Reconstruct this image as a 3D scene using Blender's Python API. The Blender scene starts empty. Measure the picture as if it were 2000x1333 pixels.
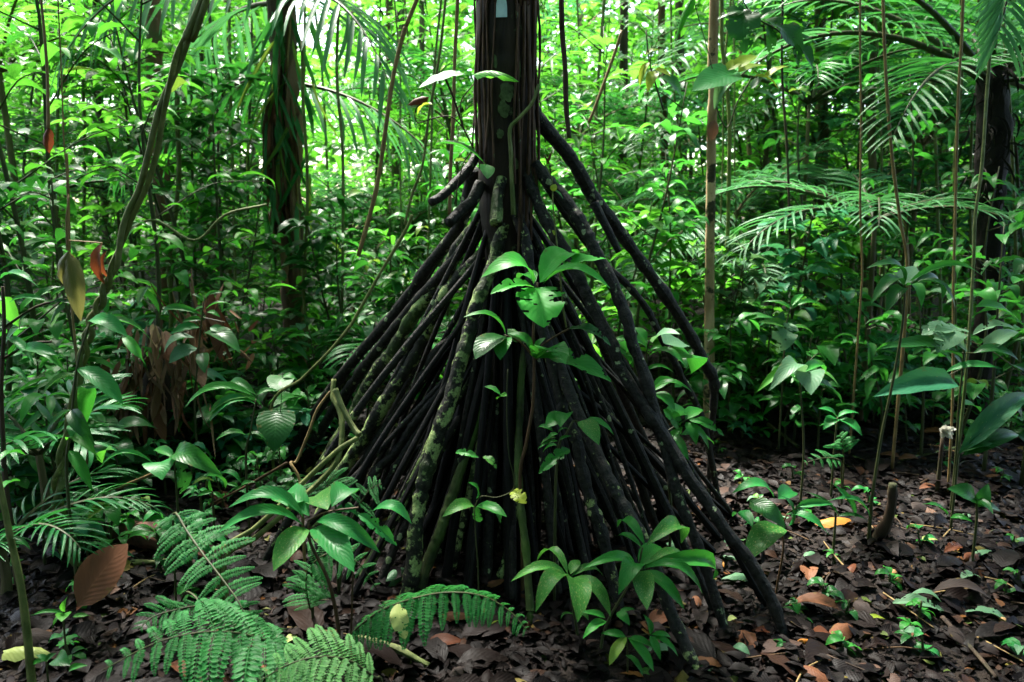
import bpy, math, random
import numpy as np
from mathutils import Vector, Matrix

# ------------------------------------------------------------------ camera, light, exposure
scene = bpy.context.scene
col = scene.collection
R = math.radians
CAM = np.array([0.0, 0.0, 1.34]); PITCH = R(9.3); FPX = 1500.0
cd = bpy.data.cameras.new('camera'); cam = bpy.data.objects.new('camera', cd); col.objects.link(cam)
cd.lens = 27.0; cd.sensor_width = 36.0; cd.clip_start = 0.05; cd.clip_end = 500
cd.dof.use_dof = True; cd.dof.focus_distance = 2.75; cd.dof.aperture_fstop = 3.2
cam.location = CAM; cam.rotation_euler = (math.pi/2 - PITCH, 0, 0)
scene.camera = cam
w = bpy.data.worlds.new("World"); scene.world = w; w.use_nodes = True
nt = w.node_tree; nt.nodes.clear()
sky = nt.nodes.new('ShaderNodeTexSky'); sky.sky_type = 'NISHITA'; sky.sun_disc = False
SUN_EL, SUN_AZ = R(58), R(-28)          # azimuth from +Y (forward), negative = left
sky.sun_elevation = SUN_EL; sky.sun_rotation = SUN_AZ; sky.dust_density = 3.0; sky.ozone_density = 0.6
bg = nt.nodes.new('ShaderNodeBackground'); bg.inputs['Strength'].default_value = 0.10
out = nt.nodes.new('ShaderNodeOutputWorld')
nt.links.new(sky.outputs[0], bg.inputs[0]); nt.links.new(bg.outputs[0], out.inputs[0])
sd = bpy.data.lights.new('sun', 'SUN'); sd.energy = 4.2; sd.angle = R(10); sd.color = (1.0, 0.96, 0.88)
sun = bpy.data.objects.new('sun', sd); col.objects.link(sun)
sdir = Vector((math.sin(SUN_AZ)*math.cos(SUN_EL), math.cos(SUN_AZ)*math.cos(SUN_EL), math.sin(SUN_EL)))
sun.rotation_euler = sdir.to_track_quat('Z', 'Y').to_euler()
scene.view_settings.view_transform = 'Standard'; scene.view_settings.look = 'None'
scene.view_settings.exposure = 3.35; scene.view_settings.gamma = 1.0
try:
    scene.cycles.max_bounces = 6; scene.cycles.diffuse_bounces = 3; scene.cycles.glossy_bounces = 2
    scene.cycles.transmission_bounces = 5; scene.cycles.use_denoising = True
    scene.cycles.sample_clamp_indirect = 6.0
except Exception: pass

# ------------------------------------------------------------------ helpers
rng = np.random.default_rng(7); rnd = random.Random(7)
CP, SP = math.cos(PITCH), math.sin(PITCH)
def ray(x, y):
    dx, dy = (x-1000)/FPX, (666.5-y)/FPX
    return np.array([dx, CP + dy*SP, -SP + dy*CP])
def P(x, y, Y):                          # the point of a sight line that lies Y metres ahead
    r = ray(x, y); return CAM + r*(Y/r[1])
def sstep(a, b, t):
    t = min(1, max(0, (t-a)/(b-a))); return t*t*(3-2*t)
def gh(x, y):                            # height of the forest floor
    z = 0.035*math.sin(x*1.7+0.6)*math.cos(y*1.3+0.4) + 0.02*math.sin(x*3.9+y*2.7) + 0.012*math.cos(x*7.3-y*6.1)
    z += 0.10*sstep(0.5, 2.0, -x)*sstep(3.0, 4.4, y)
    z += 0.9*sstep(9, 24, y)
    return z
def G(x, y):                             # where the sight line meets the floor
    r = ray(x, y); t = 2.0
    for _ in range(40):
        p = CAM + r*t; g = gh(p[0], p[1]); t += (g - p[2])/r[2]*0.8
        t = max(0.5, min(t, 60))
    return CAM + r*t
def nrm(v):
    v = np.asarray(v, float); n = np.linalg.norm(v); return v/n if n > 1e-9 else np.array([0, 0, 1.0])
def frame(d, up=(0, 0, 1)):
    y = nrm(d); x = np.cross(y, up)
    if np.linalg.norm(x) < 1e-4: x = np.cross(y, (0.3, 1, 0.1))
    x = nrm(x); z = np.cross(x, y)
    return np.stack([x, y, z], 1)        # columns

class MB:
    """collects shapes, then becomes one mesh"""
    def __init__(s): s.V, s.L, s.T, s.U, s.n = [], [], [], [], 0
    def add(s, t, A=None, o=None):
        V = t[0]
        if A is not None: V = V @ A.T
        if o is not None: V = V + o
        s.V.append(V); s.L.append(t[1] + s.n); s.T.append(t[2]); s.U.append(t[3]); s.n += len(V); return s
    def many(s, t, As, os_):             # a batch of copies
        V = np.einsum('kij,nj->kni', As, t[0]) + os_[:, None, :]
        k, n = V.shape[:2]
        s.V.append(V.reshape(-1, 3))
        s.L.append((t[1][None, :] + (np.arange(k)*n)[:, None]).ravel() + s.n)
        s.T.append(np.tile(t[2], k)); s.U.append(np.tile(t[3], (k, 1))); s.n += k*n; return s
    def mesh(s, name, mat, smooth=True):
        V = np.concatenate(s.V); L = np.concatenate(s.L).astype(np.int32); T = np.concatenate(s.T).astype(np.int32); U = np.concatenate(s.U)
        m = bpy.data.meshes.new(name)
        m.vertices.add(len(V)); m.vertices.foreach_set('co', V.astype(np.float32).ravel())
        m.loops.add(len(L)); m.loops.foreach_set('vertex_index', L)
        m.polygons.add(len(T)); st = np.concatenate([[0], np.cumsum(T)[:-1]]).astype(np.int32)
        m.polygons.foreach_set('loop_start', st); m.polygons.foreach_set('loop_total', T)
        m.polygons.foreach_set('use_smooth', np.full(len(T), smooth))
        uv = m.uv_layers.new(name='UVMap'); uv.data.foreach_set('uv', U.astype(np.float32).ravel())
        m.update(calc_edges=True); m.materials.append(mat); return m
def grid_tpl(V, nr, nc, UV, keep=None, wrap=False):
    L, T, U = [], [], []
    for i in range(nr-1):
        for j in range(nc-1):
            if keep is not None and not keep(i, j): continue
            q = [i*nc+j, i*nc+j+1, (i+1)*nc+j+1, (i+1)*nc+j]
            L += q; T.append(4); U += [UV[k] for k in q]
    return (np.array(V, float), np.array(L), np.array(T), np.array(U, float))
def leaf_tpl(a=.6, b=.9, rows=6, cols=2, fold=.18, arch=.1, wave=.0, heart=0., tail=0., seed=0, ragged=0., curl=0., twist=0., asp=.42):
    r = random.Random(seed); ph = r.random()*6; mx = max((i/50)**a*(1-i/50)**b for i in range(51))
    V, UV = [], []; nc = 2*cols+1
    for i in range(rows+1):
        t = i/rows; te = t
        ww = max(.025, (te**a)*((1-te)**b)/mx) if t < 1 else .012
        if tail and t > 1-tail: ww = min(ww, .14*(1-(t-(1-tail))/tail)+.02)
        for j in range(nc):
            s = (j-cols)/cols; x = .5*s*ww
            z = arch*4*t*(1-t) + asp*(2.2*fold*abs(x)*(1.-.5*t) + 1.6*wave*math.sin(t*17+ph+(1.3 if s > 0 else 0))*abs(s)*ww*.5 - 1.5*curl*(abs(s)**2)*ww*.4)
            y = t
            if heart: y -= heart*max(0, 1-t*3.2)*abs(s)**1.3
            if twist: x, z = x*math.cos(twist*t), z+asp*x*math.sin(twist*t)*1.6
            V.append((x, y, z)); UV.append(((s+1)/2, t))
    cut = set()
    if ragged:
        for _ in range(int(ragged)):
            i0, sd_, hw, dep = r.randrange(3, rows-1), r.choice((0, 1)), r.uniform(1, 3.2), r.uniform(1, cols+.6)
            for i in range(rows):
                dd = int(dep*(1-abs(i-i0)/hw)+r.uniform(0, .7))
                for jj in range(max(0, dd)): cut.add((i, jj if sd_ == 0 else 2*cols-1-jj))
        for _ in range(int(ragged)): cut.add((r.randrange(3, rows-2), r.randrange(1, 2*cols-1)))
    return grid_tpl(V, rows+1, nc, UV, (lambda i, j: (i, j) not in cut) if cut else None)
def resample(pts, n):
    pts = np.asarray(pts, float)
    if len(pts) == 2: return pts[0] + np.linspace(0, 1, n)[:, None]*(pts[1]-pts[0])
    p = np.vstack([2*pts[0]-pts[1], pts, 2*pts[-1]-pts[-2]]); m = len(pts)-1; out = []
    for u in np.linspace(0, m, n):
        i = min(int(u), m-1); t = u-i; a, b, c, d = p[i:i+4]
        out.append(.5*((2*b)+(c-a)*t+(2*a-5*b+4*c-d)*t*t+(3*b-a-3*c+d)*t**3))
    return np.array(out)
def tube_tpl(pts, rad, n=8, rows=None, bump=0., seed=0, cap=True):
    r = np.random.default_rng(seed); rows = rows or max(2, (len(pts)-1)*4+1)
    c = resample(pts, rows); rd = np.interp(np.linspace(0, 1, rows), np.linspace(0, 1, len(rad)), rad) if np.ndim(rad) else np.full(rows, rad)
    tg = np.gradient(c, axis=0); tg /= np.linalg.norm(tg, axis=1)[:, None]+1e-9
    x = nrm(np.cross(tg[0], (0.21, 0.35, 0.9) if abs(tg[0][2]) < .8 else (1, .2, .1)))
    V, UV = [], []; ln = 0; knob = r.normal(0, 1, rows); knob = np.convolve(knob, [.25, .5, .25], 'same')
    for i in range(rows):
        if i: ln += np.linalg.norm(c[i]-c[i-1])
        x = nrm(x - tg[i]*np.dot(x, tg[i])); y = np.cross(tg[i], x)
        rr = rd[i]*(1+bump*knob[i])
        for k in range(n+1):
            a = 2*math.pi*(k % n)/n; q = rr
            if bump and k < n: q *= 1+bump*.6*math.sin(a*2+i*.7+seed)*math.sin(a*3+seed*1.3+i*.31)
            if k == n: V.append(V[i*(n+1)])
            else: V.append(c[i]+q*(math.cos(a)*x+math.sin(a)*y))
            UV.append((k/n, ln))
    V = list(V); t = grid_tpl(V, rows, n+1, UV)
    if cap:
        L, T, U = list(t[1]), list(t[2]), list(t[3])
        for i0, rev in ((0, True), (rows-1, False)):
            ids = [i0*(n+1)+k for k in range(n)]
            if rev: ids = ids[::-1]
            L += ids; T.append(n); U += [UV[k] for k in ids]
        t = (t[0], np.array(L), np.array(T), np.array(U))
    return t
def link(name, me, parent=None, M=None, mat=None):
    o = bpy.data.objects.new(name, me); col.objects.link(o)
    if parent is not None: o.parent = parent
    if M is not None: o.matrix_basis = M
    return o
def tag(o, label=None, cat=None, group=None, kind=None):
    if label: o['label'] = label
    if cat: o['category'] = cat
    if group: o['group'] = group
    if kind: o['kind'] = kind
    return o
def empty(name, loc, label, cat, group=None):
    o = bpy.data.objects.new(name, None); col.objects.link(o); o.location = [float(v) for v in loc]; o.empty_display_size = .05
    return tag(o, label, cat, group)
def M4(A, o):
    m = Matrix.Identity(4)
    for i in range(3):
        for j in range(3): m[i][j] = float(A[i, j])
        m[i][3] = float(o[i])
    return m

# ------------------------------------------------------------------ materials
def nodes(name):
    m = bpy.data.materials.new(name); m.use_nodes = True; t = m.node_tree; t.nodes.clear()
    o = t.nodes.new('ShaderNodeOutputMaterial')
    def N(ty, **kw):
        n = t.nodes.new('ShaderNode'+ty)
        for k, v in kw.items():
            if k.startswith('i_'):
                key = k[2:].replace('_', ' '); n.inputs[key].default_value = v
            else: setattr(n, k, v)
        return n
    def LK(a, b): t.links.new(a, b)
    def MA(op, a, b=None):
        n = t.nodes.new('ShaderNodeMath'); n.operation = op
        for i, v in enumerate((a, b)):
            if v is None: continue
            if isinstance(v, (int, float)): n.inputs[i].default_value = v
            else: LK(v, n.inputs[i])
        return n.outputs[0]
    def RAMP(f, stops):
        n = t.nodes.new('ShaderNodeValToRGB'); e = n.color_ramp.elements
        while len(e) < len(stops): e.new(.5)
        for k, (p, c) in enumerate(stops): e[k].position = p; e[k].color = (*c, 1) if len(c) == 3 else c
        LK(f, n.inputs[0]); return n.outputs[0]
    def MIX(f, a, b, blend='MIX'):
        n = t.nodes.new('ShaderNodeMix'); n.data_type = 'RGBA'; n.blend_type = blend
        for i, v in ((0, f), (6, a), (7, b)):
            if isinstance(v, (int, float)): n.inputs[i].default_value = v
            elif isinstance(v, tuple): n.inputs[i].default_value = (*v, 1)
            else: LK(v, n.inputs[i])
        return n.outputs[2]
    return m, o, N, LK, MA, RAMP, MIX
def rand_out(N, MA):
    g = N('NewGeometry'); oi = N('ObjectInfo')
    return MA('FRACT', MA('ADD', g.outputs['Random Per Island'], oi.outputs['Random']))
def leaf_mat(name, c1, c2, tr, rough=.38, trf=.35, spots=.0, veins=.16, bumpd=.0012, spec=.14):
    m, o, N, LK, MA, RAMP, MIX = nodes(name)
    rv = rand_out(N, MA); uv = N('UVMap'); sx = N('SeparateXYZ'); LK(uv.outputs[0], sx.inputs[0])
    ax = MA('ABSOLUTE', MA('SUBTRACT', sx.outputs[0], .5))
    mid = MA('LESS_THAN', ax, .022)
    ph = MA('SUBTRACT', MA('MULTIPLY', sx.outputs[1], 11.0), MA('MULTIPLY', ax, 6.5))
    sv = MA('SINE', MA('MULTIPLY', ph, 6.283))
    svl = MA('GREATER_THAN', sv, .93)
    base = RAMP(rv, [(0, c1), (.55, tuple((a+b)/2 for a, b in zip(c1, c2))), (1, c2)])
    vf = MA('MULTIPLY', MA('MAXIMUM', mid, MA('MULTIPLY', svl, .45)), veins)
    base = MIX(vf, base, tuple(min(1, v*1.7+.02) for v in c2))
    no = N('TexNoise', i_Scale=9.0, i_Detail=5.0); LK(N('TexCoord').outputs['Object'], no.inputs['Vector'])
    base = MIX(MA('MULTIPLY', MA('SUBTRACT', no.outputs[0], .35), .5), base, tuple(v*.55 for v in c1))
    edge = MA('GREATER_THAN', MA('ADD', MA('MULTIPLY', ax, 1.0), MA('MULTIPLY', MA('SUBTRACT', no.outputs[0], .5), 1.3)), .60)
    base = MIX(MA('MULTIPLY', edge, .55), base, (.10, .075, .02))
    if spots:
        n2 = N('TexNoise', i_Scale=24.0, i_Detail=3.0); LK(uv.outputs[0], n2.inputs['Vector'])
        base = MIX(MA('MULTIPLY', MA('GREATER_THAN', n2.outputs[0], .72-spots*.12), .7), base, (.30, .30, .10))
    b = N('Bump', i_Strength=.35, i_Distance=bumpd); LK(MA('ADD', MA('MULTIPLY', sv, .5), MA('MULTIPLY', no.outputs[0], .6)), b.inputs['Height'])
    p = N('BsdfPrincipled'); LK(base, p.inputs['Base Color']); LK(b.outputs[0], p.inputs['Normal'])
    LK(MA('ADD', rough-.1, MA('MULTIPLY', no.outputs[0], .22)), p.inputs['Roughness']); p.inputs['Specular IOR Level'].default_value = spec
    tl = N('BsdfTranslucent'); LK(MIX(.5, base, tr, 'MIX'), tl.inputs[0])
    mx = N('MixShader'); mx.inputs[0].default_value = trf; LK(p.outputs[0], mx.inputs[1]); LK(tl.outputs[0], mx.inputs[2])
    LK(mx.outputs[0], o.inputs[0]); return m
def bark_mat(name, c1, c2, lich=None, lamt=.0, rough=.6, sc=14., stretch=4., bd=.01, lsc=9.0, moss=None, mamt=0., spec=.13, speck=0.):
    m, o, N, LK, MA, RAMP, MIX = nodes(name)
    tc = N('TexCoord'); oi = N('ObjectInfo')
    mp = N('Mapping'); LK(tc.outputs['Object'], mp.inputs['Vector']); mp.inputs['Scale'].default_value = (1, 1, 1/stretch)
    va = N('VectorMath', operation='ADD'); LK(mp.outputs[0], va.inputs[0])
    cx = N('CombineXYZ'); LK(MA('MULTIPLY', oi.outputs['Random'], 40.), cx.inputs[0]); LK(cx.outputs[0], va.inputs[1])
    n1 = N('TexNoise', i_Scale=sc, i_Detail=7.0, i_Roughness=.62); LK(va.outputs[0], n1.inputs['Vector'])
    base = RAMP(n1.outputs[0], [(.32, c1), (.68, c2)])
    vb = N('VectorMath', operation='ADD'); LK(tc.outputs['Object'], vb.inputs[0]); LK(cx.outputs[0], vb.inputs[1])
    if lich:
        n2 = N('TexNoise', i_Scale=lsc, i_Detail=6.0, i_Roughness=.72); LK(vb.outputs[0], n2.inputs['Vector'])
        n3 = N('TexVoronoi', i_Scale=lsc*3.2); LK(vb.outputs[0], n3.inputs['Vector'])
        f = MA('SUBTRACT', n2.outputs[0], MA('MULTIPLY', n3.outputs[0], .10))
        th = .62-lamt*.22
        f2 = RAMP(f, [(th, (0, 0, 0)), (th+.05, (1, 1, 1))])
        n4 = N('TexNoise', i_Scale=lsc*9, i_Detail=4.0); LK(vb.outputs[0], n4.inputs['Vector'])
        lc = RAMP(n4.outputs[0], [(.3, tuple(v*.45 for v in lich)), (.7, lich)])
        base = MIX(f2, base, lc)
        if speck:
            vo = N('TexVoronoi', i_Scale=26.0, i_Randomness=1.0); LK(vb.outputs[0], vo.inputs['Vector'])
            sc_ = N('SeparateColor'); LK(vo.outputs['Color'], sc_.inputs[0])
            rad_ = MA('ADD', MA('MULTIPLY', sc_.outputs[1], .34), MA('MULTIPLY', MA('SUBTRACT', n4.outputs[0], .5), .35))
            base = MIX(MA('MULTIPLY', MA('LESS_THAN', vo.outputs['Distance'], rad_), MA('GREATER_THAN', sc_.outputs[0], 1.0-speck)), base, lc)
    if moss:
        n5 = N('TexNoise', i_Scale=5.0, i_Detail=4.0); LK(vb.outputs[0], n5.inputs['Vector'])
        base = MIX(RAMP(n5.outputs[0], [(.6-mamt*.25, (0, 0, 0)), (.78-mamt*.2, (1, 1, 1))]), base, moss)
    b = N('Bump', i_Strength=.7, i_Distance=bd); LK(n1.outputs[0], b.inputs['Height'])
    p = N('BsdfPrincipled'); LK(base, p.inputs['Base Color']); LK(b.outputs[0], p.inputs['Normal']); p.inputs['Roughness'].default_value = rough; p.inputs['Specular IOR Level'].default_value = spec
    LK(p.outputs[0], o.inputs[0]); return m
def litter_mat(name, stops, rough=.45):
    m, o, N, LK, MA, RAMP, MIX = nodes(name)
    rv = rand_out(N, MA); base = RAMP(rv, stops)
    no = N('TexNoise', i_Scale=40.0, i_Detail=4.0); LK(N('TexCoord').outputs['Object'], no.inputs['Vector'])
    base = MIX(MA('MULTIPLY', no.outputs[0], .55), base, (.012, .008, .006))
    uv = N('UVMap'); sx = N('SeparateXYZ'); LK(uv.outputs[0], sx.inputs[0])
    ax = MA('ABSOLUTE', MA('SUBTRACT', sx.outputs[0], .5))
    sv = MA('SINE', MA('MULTIPLY', MA('SUBTRACT', MA('MULTIPLY', sx.outputs[1], 9.0), MA('MULTIPLY', ax, 6.)), 6.283))
    b = N('Bump', i_Strength=.5, i_Distance=.003); LK(MA('ADD', MA('MULTIPLY', sv, .12), no.outputs[0]), b.inputs['Height'])
    p = N('BsdfPrincipled'); LK(base, p.inputs['Base Color']); LK(b.outputs[0], p.inputs['Normal'])
    LK(MA('ADD', rough-.2, MA('MULTIPLY', no.outputs[0], .5)), p.inputs['Roughness']); p.inputs['Specular IOR Level'].default_value = .055; LK(p.outputs[0], o.inputs[0]); return m
MAT = {}
MAT['leaf'] = leaf_mat('leaf_mid_green', (.008, .058, .010), (.038, .205, .032), (.09, .50, .04), spots=.1)
MAT['leafhero'] = leaf_mat('leaf_wet_green', (.012, .110, .014), (.028, .185, .024), (.08, .45, .03), rough=.36, spots=.25, trf=.28)
MAT['leafbright'] = leaf_mat('leaf_bright_green', (.020, .125, .012), (.072, .300, .030), (.16, .62, .04), trf=.45, spots=.2)
MAT['leafbright2'] = leaf_mat('leaf_fresh_green', (.036, .290, .032), (.060, .360, .045), (.14, .6, .05), rough=.4, trf=.35, spots=.15)
MAT['leafspeck'] = leaf_mat('leaf_speckled_green', (.020, .105, .015), (.038, .165, .024), (.11, .44, .04), rough=.42, trf=.28, spots=.8)
MAT['leafyg'] = leaf_mat('leaf_yellowing_green', (.06, .15, .02), (.11, .20, .025), (.3, .5, .05), trf=.35, spots=.6)
MAT['leafteal'] = leaf_mat('leaf_bluish_green', (.010, .112, .022), (.022, .180, .038), (.08, .44, .05), rough=.40, trf=.28, spots=.15)
MAT['leafpale2'] = leaf_mat('leaf_grey_green', (.022, .130, .062), (.036, .175, .085), (.10, .42, .11), rough=.38, trf=.28, spots=.2)
MAT['leafdark2'] = leaf_mat('leaf_dull_green', (.012, .075, .030), (.020, .100, .042), (.08, .30, .06), rough=.5, trf=.2, spots=.2)
MAT['leafdark'] = leaf_mat('leaf_dark_green', (.007, .052, .010), (.016, .090, .017), (.05, .28, .03), rough=.33, trf=.25)
MAT['leafpale'] = leaf_mat('leaf_pale_bluish_green', (.060, .140, .075), (.090, .190, .100), (.18, .40, .10), rough=.42, trf=.3, spots=.35)
MAT['leafyellow'] = leaf_mat('leaf_yellow_green', (.14, .22, .020), (.26, .33, .03), (.45, .55, .05), trf=.45, spots=.3)
MAT['leafpaleyellow'] = leaf_mat('leaf_pale_yellow', (.30, .36, .10), (.36, .42, .14), (.5, .55, .2), trf=.3, spots=.5)
MAT['sheathleaf'] = leaf_mat('dry_fibre_brown', (.06, .034, .020), (.18, .10, .055), (.2, .1, .05), trf=.1, rough=.7)
MAT['sheathtan'] = leaf_mat('dead_sheath_tan', (.14, .070, .036), (.34, .20, .11), (.3, .15, .06), trf=.12, rough=.65, veins=.1)
MAT['fibreblack'] = leaf_mat('black_fibre', (.006, .005, .004), (.02, .016, .012), (.05, .04, .03), trf=.05, rough=.7, veins=.1)
MAT['leafgrey'] = leaf_mat('leaf_dry_grey', (.018, .014, .0125), (.042, .033, .030), (.2, .15, .1), trf=.08, rough=.5, veins=.15, spec=.02)
MAT['leafwet'] = leaf_mat('leaf_wet_brown', (.005, .0036, .0034), (.015, .0085, .0065), (.1, .05, .03), trf=.08, rough=.36, veins=.15, spec=.02)
MAT['fungusleaf'] = leaf_mat('fungus_white', (.4, .38, .32), (.6, .58, .5), (.6, .6, .5), trf=.2, rough=.8, veins=.1)
MAT['palmgloss'] = leaf_mat('palm_glossy_green', (.010, .095, .024), (.022, .145, .038), (.06, .36, .05), rough=.30, trf=.25, veins=.2)
MAT['leafolive'] = leaf_mat('leaf_olive_tan', (.065, .072, .020), (.11, .105, .034), (.25, .24, .06), trf=.4, spots=.2)
MAT['leafred'] = leaf_mat('leaf_red_brown', (.070, .020, .008), (.115, .038, .015), (.28, .07, .02), trf=.3, rough=.5)
MAT['leaftan'] = leaf_mat('leaf_dry_tan', (.075, .030, .015), (.12, .052, .026), (.3, .12, .05), trf=.1, rough=.55, veins=.2, spec=.07)
MAT['leaforange'] = leaf_mat('leaf_dry_orange', (.30, .11, .015), (.42, .18, .03), (.5, .2, .02), trf=.25, rough=.5)
MAT['fern'] = leaf_mat('fern_green', (.010, .105, .020), (.024, .165, .032), (.07, .42, .05), rough=.42, trf=.25, veins=.2)
MAT['fernpale'] = leaf_mat('fern_pale_green', (.034, .130, .028), (.062, .190, .044), (.14, .44, .07), rough=.45, trf=.25, veins=.2)
MAT['palm'] = leaf_mat('palm_green', (.014, .105, .022), (.036, .180, .040), (.08, .42, .05), rough=.34, trf=.3, veins=.15)
MAT['palmpale'] = leaf_mat('palm_bluish_green', (.032, .140, .050), (.066, .210, .078), (.12, .42, .10), rough=.4, trf=.3, veins=.15)
MAT['far'] = leaf_mat('far_foliage', (.010, .062, .008), (.088, .310, .030), (.18, .64, .04), rough=.45, trf=.5, veins=.1)
MAT['canopy'] = leaf_mat('shade_canopy_leaf', (.018, .070, .018), (.040, .120, .028), (.10, .32, .03), rough=.45, trf=.3, veins=.1)
MAT['stem'] = bark_mat('stem_green_brown', (.020, .030, .012), (.055, .060, .022), rough=.55, sc=30, bd=.002)
MAT['stembrown'] = bark_mat('stem_brown', (.030, .018, .010), (.085, .048, .022), rough=.6, sc=30, bd=.002)
MAT['root'] = bark_mat('stilt_root_wet_black', (.002, .002, .002), (.026, .023, .020), lich=(.24, .30, .16), lamt=.2, speck=.34, rough=.55, sc=60, stretch=1, bd=.012, lsc=17)
MAT['rootmoss'] = bark_mat('stilt_root_lichened', (.003, .003, .003), (.026, .026, .018), lich=(.27, .36, .13), lamt=.74, speck=.5, rough=.6, sc=60, stretch=1, bd=.012, lsc=15, moss=(.030, .055, .014), mamt=.45)
MAT['rootgreen'] = bark_mat('stilt_root_mossy', (.010, .014, .006), (.040, .055, .016), lich=(.17, .24, .07), lamt=.3, rough=.6, sc=26, stretch=1, bd=.006, moss=(.05, .09, .018), mamt=.8)
MAT['lichen'] = bark_mat('lichen_grey_green', (.030, .045, .018), (.085, .115, .050), rough=.85, sc=60, stretch=1, bd=.003)
MAT['rootshaded'] = bark_mat('stilt_root_inner_shaded', (.002, .002, .002), (.007, .006, .006), rough=.6, sc=26, stretch=1, bd=.006, spec=.12)  # darker root copy, the shade inside the cone is put into its colour
MAT['shadefill'] = bark_mat('shade_filler_brown', (.004, .003, .0025), (.022, .013, .009), rough=.7, sc=30, stretch=3, bd=.004)
MAT['trunk'] = bark_mat('palm_trunk_bark', (.005, .0035, .003), (.032, .021, .014), lich=(.09, .12, .055), lamt=.22, rough=.6, sc=22, stretch=6, bd=.01, lsc=6)
MAT['strand'] = bark_mat('dry_climbing_strand', (.012, .007, .005), (.085, .046, .026), lich=(.12, .14, .08), lamt=.2, rough=.7, sc=40, stretch=3, bd=.004)
MAT['liana'] = bark_mat('liana_bark', (.060, .075, .026), (.17, .19, .075), lich=(.17, .20, .10), lamt=.35, rough=.7, sc=30, stretch=2, bd=.006, moss=(.045, .085, .015), mamt=.35)
MAT['lianagreen'] = bark_mat('liana_mossy', (.045, .060, .016), (.13, .15, .045), lich=(.22, .24, .08), lamt=.4, rough=.65, sc=30, stretch=2, bd=.004, lsc=14)
MAT['lianatan'] = bark_mat('liana_tan', (.09, .060, .025), (.22, .15, .06), rough=.65, sc=30, stretch=2, bd=.004)
MAT['barkred'] = bark_mat('bark_reddish', (.045, .022, .013), (.13, .065, .036), rough=.75, sc=12, stretch=5, bd=.015, moss=(.035, .055, .015), mamt=.4)
MAT['barkdark'] = bark_mat('bark_dark', (.012, .009, .007), (.060, .038, .025), rough=.75, sc=14, stretch=6, bd=.015, moss=(.03, .05, .015), mamt=.3)
MAT['barkblack'] = bark_mat('bark_black', (.005, .004, .004), (.02, .015, .012), rough=.8, sc=20, stretch=2, bd=.02)
MAT['barkhung'] = bark_mat('bark_brown_shaggy', (.020, .013, .009), (.13, .075, .045), rough=.8, sc=20, stretch=8, bd=.02, moss=(.04, .06, .02), mamt=.3)
MAT['barkpale'] = bark_mat('bark_pale', (.15, .085, .040), (.46, .33, .19), lich=(.05, .045, .025), lamt=.62, rough=.8, sc=9, stretch=3, bd=.008, lsc=7)
MAT['barkolive'] = bark_mat('bark_olive', (.05, .042, .022), (.14, .115, .06), rough=.8, sc=12, stretch=4, bd=.008, moss=(.05, .07, .02), mamt=.4)
MAT['log'] = bark_mat('log_rotting', (.035, .018, .014), (.16, .070, .045), rough=.7, sc=18, stretch=1, bd=.01)
MAT['soil'] = bark_mat('soil', (.005, .0035, .003), (.015, .010, .007), rough=.8, sc=18, stretch=1, bd=.03)
MAT['sheath'] = bark_mat('dead_sheath', (.07, .038, .020), (.24, .135, .075), rough=.75, sc=22, stretch=7, bd=.008)
MAT['litter'] = litter_mat('leaf_litter', [(0, (.0012, .0013, .002)), (.45, (.0020, .0017, .0022)), (.70, (.0046, .0028, .0026)), (.88, (.0105, .0068, .0068)), (.93, (.030, .012, .005)), (.96, (.055, .036, .030)), (.98, (.13, .05, .013)), (.99, (.025, .075, .014)), (1, (.17, .13, .03))], rough=.45)
MAT['bark_paint'] = bark_mat('trail_paint', (.34, .46, .48), (.52, .66, .66), rough=.7, sc=20, stretch=1, bd=.002)
MAT['fungus'] = bark_mat('white_fungus', (.35, .33, .28), (.7, .68, .6), rough=.9, sc=40, stretch=1, bd=.004)
MAT['berry'] = bark_mat('berry_tan', (.25, .12, .05), (.4, .22, .1), rough=.5, sc=30, stretch=1, bd=.001)

# ------------------------------------------------------------------ the setting: ground
xs = np.concatenate([np.linspace(-90, -7, 30)[:-1], np.linspace(-7, 7, 141), np.linspace(7, 90, 30)[1:]])
ys = np.concatenate([np.linspace(-60, .2, 25)[:-1], np.linspace(.2, 12, 119), np.linspace(12, 120, 40)[1:]])
V = [(x, y, gh(x, y)) for y in ys for x in xs]
t = grid_tpl(V, len(ys), len(xs), [(v[0], v[1]) for v in V])
tag(link('ground', MB().add(t).mesh('ground', MAT['soil'])), 'dark damp forest floor soil under fallen leaves', 'ground', kind='structure')

# leaf templates
LT = {}
for k in range(3):
    LT['ovate', k] = leaf_tpl(.55, .95, 7, 2, .22, .10+.05*k, .04, seed=k, tail=.12)
    LT['elliptic', k] = leaf_tpl(.75, .85, 7, 2, .20, .12+.06*k, .04, seed=10+k, tail=.10)
    LT['lance', k] = leaf_tpl(.75, 1.0, 7, 2, .25, .14+.06*k, .03, seed=20+k, tail=.15, asp=.25)
    LT['heart', k] = leaf_tpl(.32, .85, 8, 2, .15, .05+.04*k, .05, heart=.16, seed=30+k)
    LT['droop', k] = leaf_tpl(.70, .80, 8, 2, .22, .26+.06*k, .03, seed=40+k, tail=.10, asp=.32)
    LT['ragged', k] = leaf_tpl(.55, .75, 26, 6, .20, .10+.05*k, .05, seed=50+k, ragged=6)
    LT['strap', k] = leaf_tpl(.30, .55, 7, 1, .35, .03+.05*k, .02, seed=60+k, asp=.06)
    LT['curl', k] = leaf_tpl(.55, .8, 7, 2, -.1, .14, .10, seed=70+k, curl=.4, twist=.5*(k-1))
LMESH = {}
def leaf_mesh(kind, k, mat):
    key = (kind, k, mat)
    if key not in LMESH: LMESH[key] = MB().add(LT[kind, k]).mesh('leaf_'+kind, MAT[mat])
    return LMESH[key]
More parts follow.
